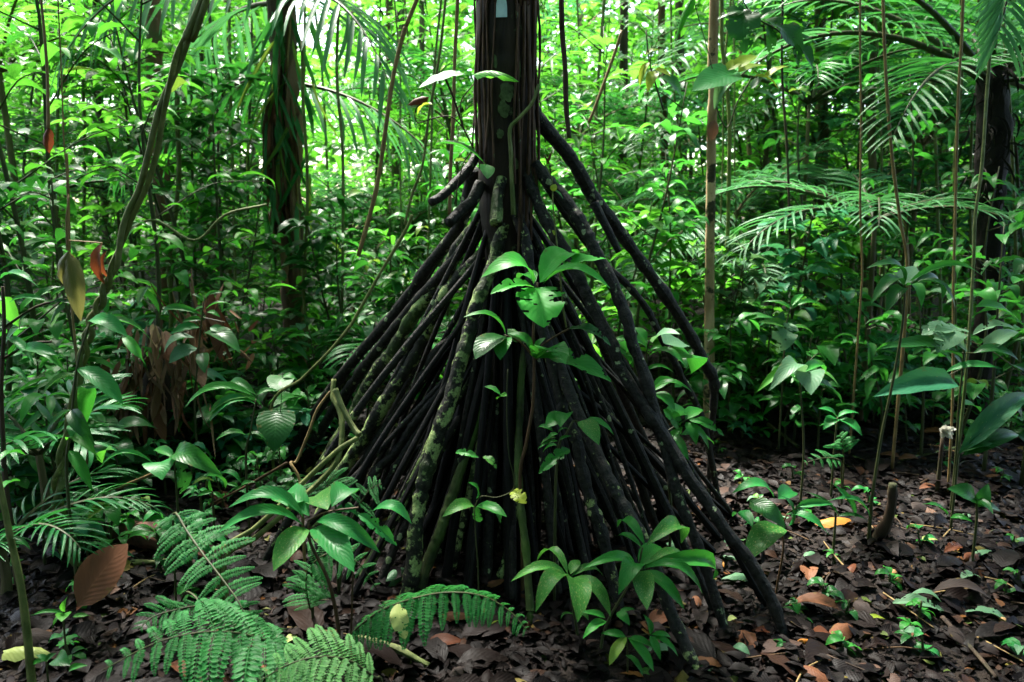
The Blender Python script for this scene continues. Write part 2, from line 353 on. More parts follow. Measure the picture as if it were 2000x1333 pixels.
def put_leaf(root, base, tip, width, kind='ovate', mat='leaf', up=(0, -.35, .9), k=None, name='leaf', jit=.25):
    base, tip = np.asarray(base, float), np.asarray(tip, float); d = tip-base; ln = np.linalg.norm(d)
    u = nrm(np.asarray(up, float) + np.array([rnd.uniform(-jit, jit) for _ in range(3)]))
    A = frame(d, u) * np.array([width, ln, ln])[None, :]
    loc = np.zeros(3) if root is None else np.array(root.parent.location if root.parent else root.location)
    return link(name, leaf_mesh(kind, rnd.randrange(3) if k is None else k, mat), root, M4(A, base-loc))
def stem_part(root, tubes, mat, name='stem', n=6, bump=.05):
    mb = MB(); loc = np.array(root.location)
    for i, (pts, rad) in enumerate(tubes): mb.add(tube_tpl(np.asarray(pts)-loc, rad, n, bump=bump, seed=i+rnd.randrange(99)))
    return link(name, mb.mesh(name, MAT[mat]), root)

# ------------------------------------------------------------------ walking palm
PY = 3.0; PX = P(988, 400, PY)[0]
palm = empty('walking_palm', (PX, PY, gh(PX, PY)), 'walking palm standing on a cone of black lichen-spotted stilt roots', 'palm tree')
ploc = np.array(palm.location)
zt = [P(988, y, PY)[2] for y in (620, 500, 420, 300, 150, 0)]
tr = tube_tpl([(0, 0, z-ploc[2]) for z in zt] + [(.02, .0, 3.2), (.05, .05, 7.0)], [.055, .085, .098, .104, .108, .110, .105, .095], 24, rows=70, bump=.035, seed=3)
trunk = link('trunk', MB().add(tr).mesh('trunk', MAT['trunk']), palm)
# paint blaze, a thin curved flake on the trunk
bz = P(984, 27, PY)[2]-ploc[2]; V, UV = [], []
for i in range(9):
    t_ = i/8; hw = .13*(.55+.45*math.sin(min(1, t_*1.5)*math.pi/2)) if t_ > .04 else .05
    for j in range(7):
        a = -math.pi/2-.12+(j/6-.5)*2*hw*1.35; rr = .1155
        V.append((rr*math.cos(a), rr*math.sin(a), bz+.038-.078*t_)); UV.append((j/6, t_))
link('paint_blaze', MB().add(grid_tpl(V, 9, 7, UV)).mesh('paint_blaze', MAT['bark_paint']), palm)['label'] = 'pale blue white paint blaze on the trunk'
def trunk_patch(px, py, wpx, hpx, mat, seed, lab):
    r_ = random.Random(seed); a0 = math.asin(max(-1, min(1, (px-988)/57)))-math.pi/2; zc = P(988, py, PY-.1)[2]-ploc[2]; n = 18; V = [(.1135*math.cos(a0), .1135*math.sin(a0), zc)]; L, T = [], []
    for k in range(n):
        a = 2*math.pi*k/n; q = r_.uniform(.72, 1.1); da = q*math.cos(a)*wpx/2/57; dz = q*math.sin(a)*hpx/2*2.9/FPX
        V.append((.1128*math.cos(a0+da), .1128*math.sin(a0+da), zc+dz)); L += [0, 1+k, 1+(k+1) % n]; T.append(3)
    t_ = (np.array(V), np.array(L), np.array(T), np.zeros((len(L), 2)))
    link('lichen_patch', MB().add(t_).mesh('lichen_patch', MAT[mat]), palm)['label'] = lab
for q in [(990,182,30,40,1),(984,214,22,34,2),(1004,322,22,26,3),(968,120,12,30,4),(1012,140,10,40,5),(978,262,14,20,6)]: trunk_patch(*q[:4], 'lichen', q[4], 'grey-green lichen patch on the trunk')
ROOTS = [  # pixel path, width at top and foot, material
 ([(925,330),(899,435),(834,521),(778,605),(707,684),(656,748),(600,835),(548,912)], 24, 20, 'root'),
 ([(915,470),(860,540),(800,610),(726,700),(683,752),(645,815),(583,912)], 22, 20, 'root'),
 ([(940,430),(891,492),(859,551),(832,589),(791,643),(764,689),(729,738),(690,806),(640,890),(612,945)], 26, 28, 'rootmoss'),
 ([(945,490),(883,559),(845,621),(813,686),(779,748),(734,818),(707,859),(672,920),(632,995),(612,1040)], 24, 27, 'rootmoss2'),
 ([(950,590),(913,638),(856,686),(823,746),(775,807),(745,848),(715,905),(690,985),(668,1040)], 20, 20, 'root'),
 ([(955,640),(905,705),(877,745),(840,789),(810,834),(772,880),(734,924),(700,990),(670,1075)], 18, 20, 'root'),
 ([(987,440),(972,481),(958,527),(934,589),(918,643),(902,692),(886,751),(864,821),(840,891),(825,950),(816,1020),(809,1095),(792,1178)], 25, 36, 'rootmoss'),
 ([(962,690),(945,780),(915,880),(896,940),(880,983),(862,1030),(845,1076),(826,1135),(814,1172)], 18, 27, 'rootgreen'),
 ([(970,690),(961,702),(918,753),(899,794),(877,859),(868,905),(858,960),(845,1075)], 15, 14, 'root'),
 ([(930,720),(860,830),(830,890),(790,970),(743,1057),(699,1152)], 19, 22, 'rootmoss2'),
 ([(920,780),(850,900),(800,1010),(765,1090),(735,1160)], 17, 18, 'root'),
 ([(1006,400),(1012,430),(1024,463),(1035,525),(1048,600),(1066,670),(1095,771),(1108,819),(1127,865),(1140,915),(1159,984),(1175,1043),(1192,1111),(1208,1195)], 20, 27, 'rootspot'),
 ([(1022,330),(1035,360),(1053,404),(1080,450),(1107,493),(1129,544),(1162,600),(1194,681),(1216,722),(1251,776),(1278,819),(1305,862),(1341,919),(1377,971),(1413,1030),(1452,1082),(1487,1134),(1517,1192),(1533,1250)], 24, 25, 'root'),
 ([(1045,320),(1067,350),(1097,382),(1126,425),(1156,474),(1178,512),(1205,573),(1224,627),(1238,673),(1256,735),(1292,860),(1318,960),(1352,1040),(1375,1095),(1392,1165),(1419,1240)], 26, 22, 'root'),
 ([(1036,200),(1053,236),(1102,290),(1129,336),(1159,387),(1199,441),(1237,490),(1275,544),(1319,609),(1348,657),(1375,700),(1396,742),(1391,790),(1386,857),(1384,985)], 24, 16, 'root'),
 ([(1060,350),(1120,440),(1180,520),(1226,552),(1259,603),(1281,644),(1316,706),(1338,749),(1367,816),(1392,915),(1406,1000)], 15, 13, 'root'),
 ([(1040,520),(1090,640),(1146,749),(1184,798),(1205,841),(1235,895),(1262,985),(1288,1048)], 20, 18, 'root'),
 ([(1035,560),(1085,690),(1120,790),(1155,860),(1182,919),(1208,965),(1235,1018),(1268,1090),(1300,1165),(1335,1248),(1366,1322)], 22, 30, 'rootspot'),
 ([(1030,640),(1017,760),(1015,900),(1017,960),(1021,1019),(1031,1095),(1037,1215)], 15, 17, 'rootgreen'),
 ([(985,700),(1000,880),(1003,1000),(991,1081),(967,1150)], 15, 15, 'rootmoss2'),
 ([(965,720),(930,900),(905,1010),(888,1081),(880,1130)], 16, 17, 'rootmoss2'),
 ([(975,720),(962,900),(957,1035),(949,1150)], 18, 22, 'root'),
 ([(990,760),(935,960),(921,1095),(912,1140)], 16, 16, 'root'),
 ([(1010,650),(1060,850),(1085,980),(1100,1110)], 18, 18, 'root'),
 ([(1020,660),(1110,860),(1150,960),(1168,1075)], 16, 16, 'root'),
 ([(1020,480),(1075,560),(1130,680),(1190,790),(1240,870),(1300,955),(1345,1015)], 20, 20, 'root'),
 ([(1030,420),(1100,520),(1160,640),(1220,780),(1260,870),(1290,950)], 16, 16, 'root'),
 ([(935,380),(880,470),(830,545),(770,640),(700,740),(640,850)], 16, 15, 'root'),
]
MAT['rootspot'] = bark_mat('stilt_root_speckled', (.003, .003, .003), (.026, .024, .020), lich=(.28, .34, .13), lamt=.34, speck=.4, rough=.55, sc=60, stretch=1, bd=.012, lsc=20)
def root_path(px):
    foot = G(*px[-1]); az = math.atan2(foot[1]-PY, foot[0]-PX)
    Y0 = PY + .09*math.sin(az); Y1 = foot[1]
    d = np.cumsum([0]+[math.dist(a, b) for a, b in zip(px[:-1], px[1:])]); s = d/d[-1]
    pts = [P(x, y, 1/((1-u)/Y0+u/Y1)) for (x, y), u in zip(px, s)]
    dr = nrm(pts[-1]-pts[-2]); pts.append(pts[-1]+dr*.07)
    return np.array(pts)
for i, (px, w0, w1, mt) in enumerate(ROOTS):
    pts = root_path(px); n = len(pts); wv = random.Random(i); pts[2:-2] += np.array([[wv.uniform(-.007, .007) for _ in range(3)] for _ in range(n-4)]) if n > 4 else 0
    rad = [(.5*(w0+(w1-w0)*k/(n-1))*pts[k][1]/FPX) for k in range(n)]
    if i == 14: rad = [r_*(1.15 if k < 12 else .62) for k, r_ in enumerate(rad)]
    if i == 14: rad[11] *= 1.15; rad[12] = rad[11]*.7
    mt = mt.replace('moss2', 'moss')
    link('stilt_root', MB().add(tube_tpl(pts-ploc, rad, 14, rows=n*9, bump=.12, seed=i*7+1)).mesh('stilt_root', MAT[mt]), palm)
for px, w0, w1, Y0, Y1, mt in [  # broken stubs that end in the air
    ([(935,300),(915,330),(890,358),(862,384),(842,396)], 20, 15, 2.95, 2.8, 'root'), ([(938,360),(925,390),(900,412),(876,437)], 24, 19, 2.93, 2.78, 'root'),
    ([(980,350),(973,378),(970,409),(969,438)], 20, 24, 2.9, 2.8, 'rootmoss'), ([(1160,398),(1172,420),(1190,455),(1209,493)], 20, 13, 3.05, 3.0, 'root'),
    ([(1050,500),(1075,535),(1095,552)], 12, 9, 2.9, 2.85, 'root')]:
    n = len(px); pts = [P(x, y, Y0+(Y1-Y0)*k/(n-1)) for k, (x, y) in enumerate(px)]
    link('stilt_root', MB().add(tube_tpl(np.array(pts)-ploc, [(w0+(w1-w0)*k/(n-1))/2*3/FPX for k in range(n)], 12, rows=18, bump=.07, seed=n+w0)).mesh('broken_root', MAT[mt]), palm)['label'] = 'broken root stub ending in the air'
for i in range(96):      # inner and rear roots that close the cone, most coloured darker for the shade inside
    az = rnd.uniform(0, 2*math.pi); r1 = rnd.uniform(.2, .95) if math.sin(az) > -.1 else rnd.uniform(.08, .52)
    fx, fy = PX+r1*math.cos(az), PY+r1*math.sin(az); fz = gh(fx, fy)
    z0 = rnd.uniform(.55, 1.45-.25*r1); a = np.array([PX+.06*math.cos(az), PY+.06*math.sin(az), z0]); b = np.array([fx, fy, fz-.05])
    m_ = a*.5+b*.5 + np.array([math.cos(az), math.sin(az), .6])*.05*rnd.uniform(-.4, 1)
    rr = rnd.uniform(.009, .019)
    link('stilt_root', MB().add(tube_tpl(np.array([a, m_, b])-ploc, [rr*.9, rr, rr*1.05], 9, rows=24, bump=.10, seed=200+i)).mesh('stilt_root', MAT[rnd.choice(['rootshaded', 'rootshaded', 'root'])]), palm)

for i in range(56):      # slimmer roots that fill the flanks and the rear of the skirt
    az = rnd.uniform(-.75, math.pi+.75); r1 = rnd.uniform(.5, 1.1); fx, fy = PX+r1*math.cos(az), PY+r1*math.sin(az)
    a = np.array([PX+.07*math.cos(az), PY+.07*math.sin(az), rnd.uniform(.85, 1.42)]); b = np.array([fx, fy, gh(fx, fy)-.05])
    m_ = a*.5+b*.5+np.array([math.cos(az), math.sin(az), .6])*rnd.uniform(-.02, .05); rr = rnd.uniform(.009, .016)
    link('stilt_root', MB().add(tube_tpl(np.array([a, m_, b])-ploc, [rr*.9, rr, rr*1.1], 8, rows=20, bump=.10, seed=400+i)).mesh('stilt_root', MAT[rnd.choice(['root', 'rootshaded', 'rootspot'])]), palm)
core = MB(); rc = random.Random(3)
for i in range(90):      # fine dark filler strands added to blacken the shaded inside of the cone
    az = rc.uniform(0, 6.283); r0 = rc.uniform(.0, .09); r1 = r0+rc.uniform(.0, .16); z0 = rc.uniform(.7, 1.25); z1 = rc.uniform(-.02, .5)
    a = np.array([r0*math.cos(az), r0*math.sin(az), z0]); b = np.array([r1*math.cos(az+.3), r1*math.sin(az+.3), z1])
    core.add(tube_tpl([a, (a+b)/2+np.array([rc.uniform(-.03, .03), rc.uniform(-.03, .03), 0]), b], [.011, .008, .004], 5, rows=9, cap=False))
tag(link('shade_filler', core.mesh('shade_filler', MAT['shadefill']), palm), kind='stuff')

# climbing strands hugging the trunk
cl = empty('climbing_vine', (PX, PY-.1, gh(PX, PY-.1)), 'dry brown climbing strands hugging both sides of the palm trunk', 'vine')
for i, (x0, x1, y1, w_) in enumerate([(934,930,300,7),(940,936,330,8),(948,945,340,6),(955,950,300,5),(930,925,310,4),(1030,1032,560,9),(1022,1018,480,7),(1040,1046,400,9),(1046,1050,330,7),(1015,1012,520,6),(1034,1040,470,6),(1050,1054,250,5),(1008,1006,360,5),(965,962,330,4)]):
    off = abs(x0-988)/57; Y0 = PY - .112*math.sqrt(max(.0, 1-min(1, off)**2)) - .006
    pts = []
    for k in range(9):
        u = k/8; y = -60+(y1+60)*u; xx = x0+(x1-x0)*u+3*math.sin(u*7+i)
        p = P(xx, y, Y0 - (.03 if u > .8 else 0)); pts.append(p)
    pts = [np.array([pts[0][0], pts[0][1], 3.4])]+pts
    link('strand', MB().add(tube_tpl(np.array(pts)-np.array(cl.location), w_/2*Y0/FPX, 6, rows=34, bump=.16, seed=i)).mesh('strand', MAT['strand']), cl)
def liana(name, label, px, wpx, Y, mat='liana', cat='vine', group=None, n=8, bump=.08, ground=False, top=True, leaves=()):
    """px path top to bottom; Y number or list of depths"""
    k = len(px); Ys = [Y]*k if not isinstance(Y, (list, tuple)) else list(np.interp(np.linspace(0, 1, k), np.linspace(0, 1, len(Y)), Y))
    pts = [P(x, y, Yk) for (x, y), Yk in zip(px, Ys)]
    if top: pts = [pts[0]+np.array([max(-.6, min(.6, (pts[0][0]-pts[1][0])/max(.05, pts[0][2]-pts[1][2])))*1.6, 0, 1.6])]+pts
    if ground:
        b = pts[-1]; pts.append(np.array([b[0], b[1], gh(b[0], b[1])-.03]))
    base = pts[-1].copy()
    root = empty(name, base, label, cat, group)
    r_ = [wpx/2*p[1]/FPX for p in pts]
    link('stem', MB().add(tube_tpl(np.array(pts)-base, r_, n, rows=max(14, len(pts)*5), bump=bump, seed=len(label)+k)).mesh('stem', MAT[mat]), root)
    return root

# ------------------------------------------------------------------ hero plants, built leaf by leaf
def plant(name, label, stems, leaves, Y, cat='sapling', mat='leafhero', smat='stem', sr=.005, kind='ovate', wr=.36, up=(0, -.4, .85), group=None, to_ground=True):
    """stems: list of pixel paths (first is the main stem, listed top to bottom); leaves: (bx,by,tx,ty[,dY tip[,width ratio[,kind[,mat]]]])"""
    main = stems[0]; b = P(*main[-1], Y); base = np.array([b[0], b[1], gh(b[0], b[1])])
    root = empty(name, base, label, cat, group)
    tubes = []
    for si, st in enumerate(stems):
        pts = [P(x, y, Y) for x, y in st]; n = len(pts)
        if si == 0 and to_ground: pts.append(base-np.array([0, 0, .03])); n += 1
        tubes.append((pts, [sr*(.7 if si == 0 else .55)+(sr*.6*k/n if si == 0 else 0) for k in range(n)]))
    stem_part(root, tubes, smat)
    for lf in leaves:
        bx, by, tx, ty = lf[:4]; dY = lf[4] if len(lf) > 4 and lf[4] is not None else rnd.uniform(-.10, .0)
        w_ = lf[5] if len(lf) > 5 and lf[5] else wr; kd = lf[6] if len(lf) > 6 and lf[6] else kind; mt = lf[7] if len(lf) > 7 else mat
        a, c = P(bx, by, Y), P(tx, ty, Y+dY)
        put_leaf(root, a, c, w_*(1.05 if mt == 'leafbright2' else .84 if w_ < .5 else .92)*np.linalg.norm(c-a), kd, mt if mt != mat or rnd.random() < .88 else 'leafspeck', up)
    return root
plant('broadleaf_sapling', 'bright green sapling with a whorl of chewed leaves in front of the stilt roots',
  [[(1050,552),(1042,640),(1043,700),(1041,790),(1027,870),(1016,930),(1020,1080)], [(1043,698),(1015,668),(985,655)], [(1043,698),(1062,672),(1112,642)], [(1043,703),(1052,700)]],
  [(1042,556,940,542,-.1,.42,'droop','leafbright2'),(1042,562,958,575,-.12,.30,'ragged','leafbright2'),(1052,562,1062,640,-.16,.80,'ragged','leafbright2'),
   (1058,552,1184,506,.06,.34,'ragged','leafbright2'),(1055,552,1134,514,.15,.48,'droop','leafbright2'),(1060,556,1192,564,-.1,.22,'droop','leafbright2'),(1046,550,1010,548,.1,.5,'ovate','leafbright2'),
   (988,656,905,620,-.05,.30,'droop'),(985,657,928,702,-.12,.62,'elliptic','leafdark'),(990,660,977,704,-.1,.6,'elliptic'),(1020,668,991,643,.05,.5,'curl'),(1040,695,990,652,.02,.4,'droop'),
   (1045,690,1066,660,0,.5,'elliptic'),(1110,643,1193,676,-.05,.42,'ragged','leafdark'),(1050,700,1194,746,-.15,.38,'ragged'),(1048,702,1105,712,-.2,.55,'ragged')], 2.58, sr=.006, smat='stembrown')
plant('broadleaf_sapling', 'leafy shrub pushing out between the stilt roots beside the long arched root',
  [[(1268,665),(1262,700),(1268,765),(1290,850),(1310,980)], [(1268,765),(1250,742)], [(1290,850),(1340,820)]],
  [(1265,690,1194,664,-.05,.30,'droop'),(1266,672,1228,660,.05,.4),(1274,670,1328,653,-.1,.5,'ovate','leafpale'),(1268,686,1302,684,0,.3),(1268,695,1340,716,-.1,.28,'droop'),
   (1303,672,1342,676,.1,.8,'heart','leafpale'),(1250,738,1316,728,0,.2,'droop'),(1270,768,1352,766,-.05,.26,'droop'),(1274,770,1318,802,-.08,.5,'elliptic'),(1275,765,1322,745,.1,.4),
   (1296,800,1330,848,0,.5,'ragged'),(1300,815,1346,810,.1,.5),(1340,820,1372,800,.1,.5),(1345,820,1414,852,-.05,.35,'ragged'),(1340,825,1360,870,-.05,.5),(1345,830,1385,880,0,.4),
   (1330,840,1300,880,0,.5),(1310,850,1345,900,-.1,.4),(1330,850,1395,868,.1,.3),(1320,700,1350,730,.2,.6),(1262,665,1240,640,.05,.5),(1210,668,1226,690,.1,.5,'ovate','leafdark'),(1206,690,1230,712,.1,.4)], 2.8, kind='ovate')
plant('broadleaf_seedling', 'dark green seedling with toothed leaves growing inside the stilt roots',
  [[(1120,822),(1105,850),(1092,870),(1085,960)], [(1120,822),(1140,826)]],
  [(1106,812,1066,836,-.08,.62,'elliptic'),(1108,808,1094,836,-.1,.6),(1136,822,1170,870,-.1,.58,'ovate'),(1140,822,1199,850,-.02,.42,'ovate'),(1112,878,1052,926,-.08,.38,'ragged'),
   (1090,848,1068,860,0,.5),(1090,846,1112,838,0,.3),(1086,855,1056,868,0,.35),(1090,862,1050,878,0,.25),(1092,860,1116,852,0,.3),(1080,842,1050,836,.05,.3),(1088,870,1060,884,.05,.3)], 2.5)
plant('vine_seedling', 'pair of glossy opposite leaves on a thin vine dangling before the roots',
  [[(926,992),(930,1060),(934,1120)], [(926,992),(940,970),(970,972),(1001,958),(1003,930),(994,890),(990,820),(990,760),(992,722)]],
  [(926,990,864,1010,-.08,.44,'elliptic'),(930,990,990,1010,-.08,.40,'elliptic'),(930,975,914,942,-.02,.5,'elliptic'),(958,985,978,1022,.0,.6,'ragged','leafdark'),(930,990,938,1020,.03,.5,'ragged','leafdark'),
   (1000,960,1028,984,-.05,.75,'ragged','leafyellow'),(945,756,978,772,-.03,.45,'elliptic'),(972,780,990,774,-.03,.9,'elliptic','leafbright'),(890,884,935,894,-.03,.42,'ragged'),(944,892,970,916,-.03,.5,'ragged')], 2.42, smat='stem', sr=.003, cat='vine')
plant('palmate_seedling', 'speckled drooping leaf rosette at the foot of the roots beside the mossy prop root',
  [[(1112,1128),(1118,1180),(1128,1240)]],
  [(1110,1128,998,1136,-.05,.26,'droop'),(1110,1130,1046,1196,-.14,.40,'droop'),(1113,1131,1128,1216,-.2,.45,'elliptic'),(1116,1130,1193,1206,-.1,.34,'droop'),(1110,1124,1048,1096,.12,.3,'droop'),
   (1114,1122,1130,1094,.06,.55,'elliptic'),(1116,1126,1178,1126,.05,.35,'droop'),(1120,1200,1095,1214,0,.3),(1124,1200,1150,1212,-.05,.5)], 2.28, mat='leafspeck', kind='droop')
plant('palmate_seedling', 'glossy whorled seedling with ten arching leaves before the black roots',
  [[(1246,1112),(1218,1160),(1192,1205),(1176,1250)], [(1246,1112),(1255,1070)]],
  [(1244,1112,1140,1110,-.08,.24,'droop'),(1244,1114,1208,1162,-.14,.46,'droop'),(1250,1116,1264,1192,-.18,.42,'elliptic'),(1254,1116,1336,1190,-.1,.28,'droop'),(1256,1112,1372,1160,-.05,.24,'droop'),
   (1258,1110,1352,1114,.06,.26,'droop'),(1258,1106,1392,1132,.12,.22,'droop'),(1248,1106,1290,1068,.1,.55,'elliptic'),(1254,1070,1202,1050,.1,.22,'lance'),(1260,1066,1206,1030,.15,.26,'droop'),(1262,1066,1330,1062,.18,.3,'droop')], 2.2, kind='droop')
plant('ground_seedling', 'cluster of small yellow-edged seedling leaves on the litter below the whorled seedling',
  [[(1224,1245),(1226,1290)], [(1224,1245),(1270,1238)]],
  [(1224,1245,1190,1300,-.06,.42,'elliptic','leafyg'),(1226,1246,1277,1312,-.06,.34,'elliptic'),(1228,1246,1282,1270,-.02,.3),(1222,1244,1174,1238,.02,.4),(1270,1240,1256,1200,.03,.45),(1272,1240,1310,1246,.02,.3),
   (1270,1242,1290,1290,-.05,.4),(1275,1244,1324,1282,-.03,.32),(1222,1280,1256,1322,-.05,.35),(1250,1308,1296,1330,-.02,.4),(1184,1214,1138,1248,-.05,.42),(1182,1208,1136,1196,0,.4),(1206,1196,1230,1222,-.04,.6),(1210,1198,1240,1190,0,.4)], 2.1, sr=.003)
plant('whorled_sapling', 'large-leaved whorled sapling with a dark stub above the ferns',
  [[(602,1018),(606,1060),(640,1130),(655,1190),(662,1240)], [(602,1018),(640,1000),(700,992)], [(690,1110),(688,1160),(686,1240)]],
  [(594,1012,446,992,-.05,.30,'droop'),(592,1026,422,1044,-.1,.24,'droop'),(598,1032,534,1116,-.18,.46,'elliptic'),(612,1032,692,1118,-.18,.40,'elliptic'),(618,1018,742,1080,-.08,.27,'droop'),
   (604,1008,545,982,.15,.5,'elliptic'),(640,996,610,975,.2,.5),(648,990,690,965,.15,.55,'elliptic'),(700,1005,775,1066,-.02,.33,'ragged'),(728,998,804,1024,-.02,.40,'droop'),(655,1000,700,1010,.05,.55,'ragged'),(560,985,600,990,.1,.5)], 2.15, mat='leafteal', sr=.006, smat='stembrown', wr=.4)
plant('broadleaf_seedling', 'four-leaved seedling on a red stem among the litter beside the longest root foot',
  [[(1540,1000),(1528,1030),(1530,1075),(1517,1150)], [(1540,1000),(1580,985)]],
  [(1512,972,1430,964,-.02,.40,'droop'),(1520,975,1550,962,.1,.5),(1474,985,1534,1032,-.1,.62,'heart','leafdark'),(1528,1030,1454,1102,-.12,.52,'ovate'),(1556,990,1628,985,0,.30,'ovate'),(1545,1010,1590,1012,.05,.4,'ovate','leafdark'),
   (1535,1005,1620,1046,-.1,.3,'lance'),(1540,1028,1524,965,-.02,.45,'lance'),(1470,1030,1430,1010,.15,.4),(1560,1000,1580,1020,.1,.4)], 2.62, mat='leafteal', smat='stembrown', sr=.004)
plant('whorled_seedling', 'pale-tipped whorled seedling standing clear on the open litter',
  [[(1562,738),(1566,800),(1570,880)]],
  [(1558,738,1478,766,-.1,.26,'droop','leafbright'),(1560,740,1502,764,-.2,.35,'droop','leafpale'),(1566,742,1584,772,-.25,.6,'elliptic','leafpale'),(1568,738,1638,754,-.1,.30,'droop'),(1562,732,1520,730,.15,.3),(1566,730,1610,732,.15,.3),
   (1566,745,1625,770,.0,.5,'elliptic','leafdark'),(1575,750,1645,790,.05,.4,'ovate','leafdark')], 3.35)
plant('broadleaf_seedling', 'small seedling with three broad drooping leaves above tiny ferny leaflets',
  [[(1636,815),(1632,850),(1628,900)]],
  [(1634,815,1598,798,.0,.5),(1636,815,1678,808,.0,.4),(1634,818,1608,840,-.05,.6),(1640,820,1684,852,-.08,.5),(1630,830,1600,832,.05,.4)], 3.5, mat='leafteal')
plant('broadleaf_sapling', 'sapling with huge paddle leaves leaning over the litter near the bristly palm',
  [[(1886,640),(1880,720),(1872,800),(1868,880)], [(1880,720),(1850,735)], [(1878,690),(1905,690)]],
  [(1880,700,1716,682,-.05,.30,'ovate','leafdark'),(1868,750,1706,775,-.1,.36,'ovate','leafpale2'),(1846,728,1962,722,-.1,.26,'lance','leafteal'),(1900,690,1990,705,-.05,.4,'ovate','leafdark'),(1870,640,1830,690,-.1,.7,'ragged','leafpale'),
   (1864,650,1800,655,-.05,.6,'ragged','leafpale'),(1900,655,1990,650,0,.35,'ragged','leafpale'),(1905,600,1985,625,.05,.35,'ovate','leaf'),(1890,690,1810,660,0,.4,'ovate','leafpale'),(1930,680,1990,650,.1,.4,'heart','leafpale'),(1840,735,1770,748,.1,.4,'lance','leafteal')], 3.3, kind='ovate')
plant('broadleaf_sapling', 'tall thin-stemmed sapling with a dark drooping leaf crown beside the paddle-leaved sapling',
  [[(1768,560),(1762,640),(1745,740),(1722,850),(1705,960),(1700,1010)]],
  [(1764,560,1692,524,-.05,.30,'droop','leafdark'),(1766,560,1700,595,-.1,.30,'droop','leafdark'),(1770,560,1866,602,-.1,.30,'droop','leafdark'),(1770,556,1920,540,-.02,.14,'lance','leaf'),(1766,552,1785,520,.1,.6,'heart','leafpale'),(1768,566,1730,610,-.1,.4,'droop','leafdark'),
   (1770,556,1840,585,.1,.3,'droop','leafdark'),(1765,556,1720,555,.1,.35,'droop','leafdark'),(1768,560,1800,600,-.12,.4,'droop','leaf')], 2.95, smat='stem', sr=.006)
plant('paddle_plant', 'low plant with one long broad blade rising from the litter beneath the bristly palm',
  [[(1872,886),(1870,900)]], [(1872,888,2010,770,.25,.2,'ovate','leafdark2'),(1872,886,1960,880,.0,.2,'lance','leafdark'),(1880,890,1990,850,.1,.3,'ovate','leafdark')], 3.05, cat='plant')
plant('broadleaf_sapling', 'sapling with one pale torn leaf hanging like a rag over the understory',
  [[(1545,600),(1535,640),(1530,720)]], [(1545,632,1520,690,-.05,.8,'ragged','leafpale'),(1540,645,1590,655,0,.4),(1540,640,1480,630,0,.4),(1535,660,1570,690,-.1,.4),(1545,605,1610,600,0,.3),(1545,605,1490,590,.1,.3),(1545,600,1570,575,.1,.3)], 4.3)
plant('ground_seedling', 'strap-leaved seedling sprouting beside the leaning wood stub',
  [[(1630,1000),(1632,1012)]], [(1670,1012,1622,942,.02,.22,'lance','leafteal'),(1700,1012,1612,980,.0,.2,'lance','leafteal'),(1632,1010,1700,1020,-.02,.2,'lance','leafdark'),(1640,1010,1570,960,.1,.12,'lance','leafdark')], 2.9, cat='seedling')
plant('ground_seedling', 'dark drooping-leaved seedling low on the litter far from the roots',
  [[(1905,975),(1908,1010)]], [(1905,975,1850,955,0,.7,'ovate','leafdark'),(1905,975,1940,1005,-.1,.4,'ovate','leafdark'),(1912,990,1930,945,0,.6,'ovate','leafdark'),(1905,985,1955,1000,.0,.5,'ovate','leafdark'),(1850,1010,1800,985,0,.3,'lance'),(1852,1008,1830,990,0,.4),(1856,1012,1900,1020,-.05,.4,'ovate')], 2.75, cat='seedling')
plant('heartleaf_plant', 'large heart-shaped leaf on a slim stalk beside the outermost stilt roots',
  [[(548,806),(545,860),(548,930)], [(548,806),(552,730)]], [(542,808,536,884,-.12,.95,'heart','leafdark'),(552,738,535,765,-.1,1.1,'heart','leaf'),(552,735,580,742,0,.6),(548,760,570,750,0,.5)], 3.1, cat='plant', sr=.003)
plant('broadleaf_seedling', 'seedling with long flat leaves between the dead palm stump and stilt roots',
  [[(500,780),(490,840),(480,900)]], [(498,775,360,798,-.05,.22,'droop'),(500,778,398,824,-.1,.22,'lance'),(500,772,440,762,.1,.28,'droop'),(502,772,545,765,.05,.4),(500,790,408,826,-.1,.3,'droop','leafteal'),(480,850,420,862,-.05,.4),(482,850,520,860,0,.4)], 2.95, mat='leaf')
plant('broadleaf_seedling', 'low seedling with one round leaf and one long leaf before the red log',
  [[(340,895),(345,960),(348,1010)], [(340,895),(310,905)]], [(316,904,317,938,-.12,.95,'ovate','leafteal'),(300,906,192,917,-.05,.16,'droop','leafteal'),(340,893,434,930,-.12,.36,'droop','leaf'),(345,890,380,875,.1,.4),(344,900,352,965,.02,.5,'ragged','leafdark'),(405,930,440,955,.1,.4),(340,895,300,880,.1,.3)], 2.7)
plant('ground_seedling', 'small leaves rooted at the rim of the litter near the red log',
  [[(415,960),(416,990)]], [(415,962,385,970,0,.4),(415,962,436,975,0,.4),(415,960,410,935,0,.4),(470,950,500,942,0,.4),(465,950,440,945,0,.4),(540,945,515,965,-.03,.8,'ragged','leafdark'),(540,940,575,935,.0,.7,'ragged','leafdark'),(540,950,560,975,-.05,.6,'ragged','leafdark')], 2.9, cat='seedling')
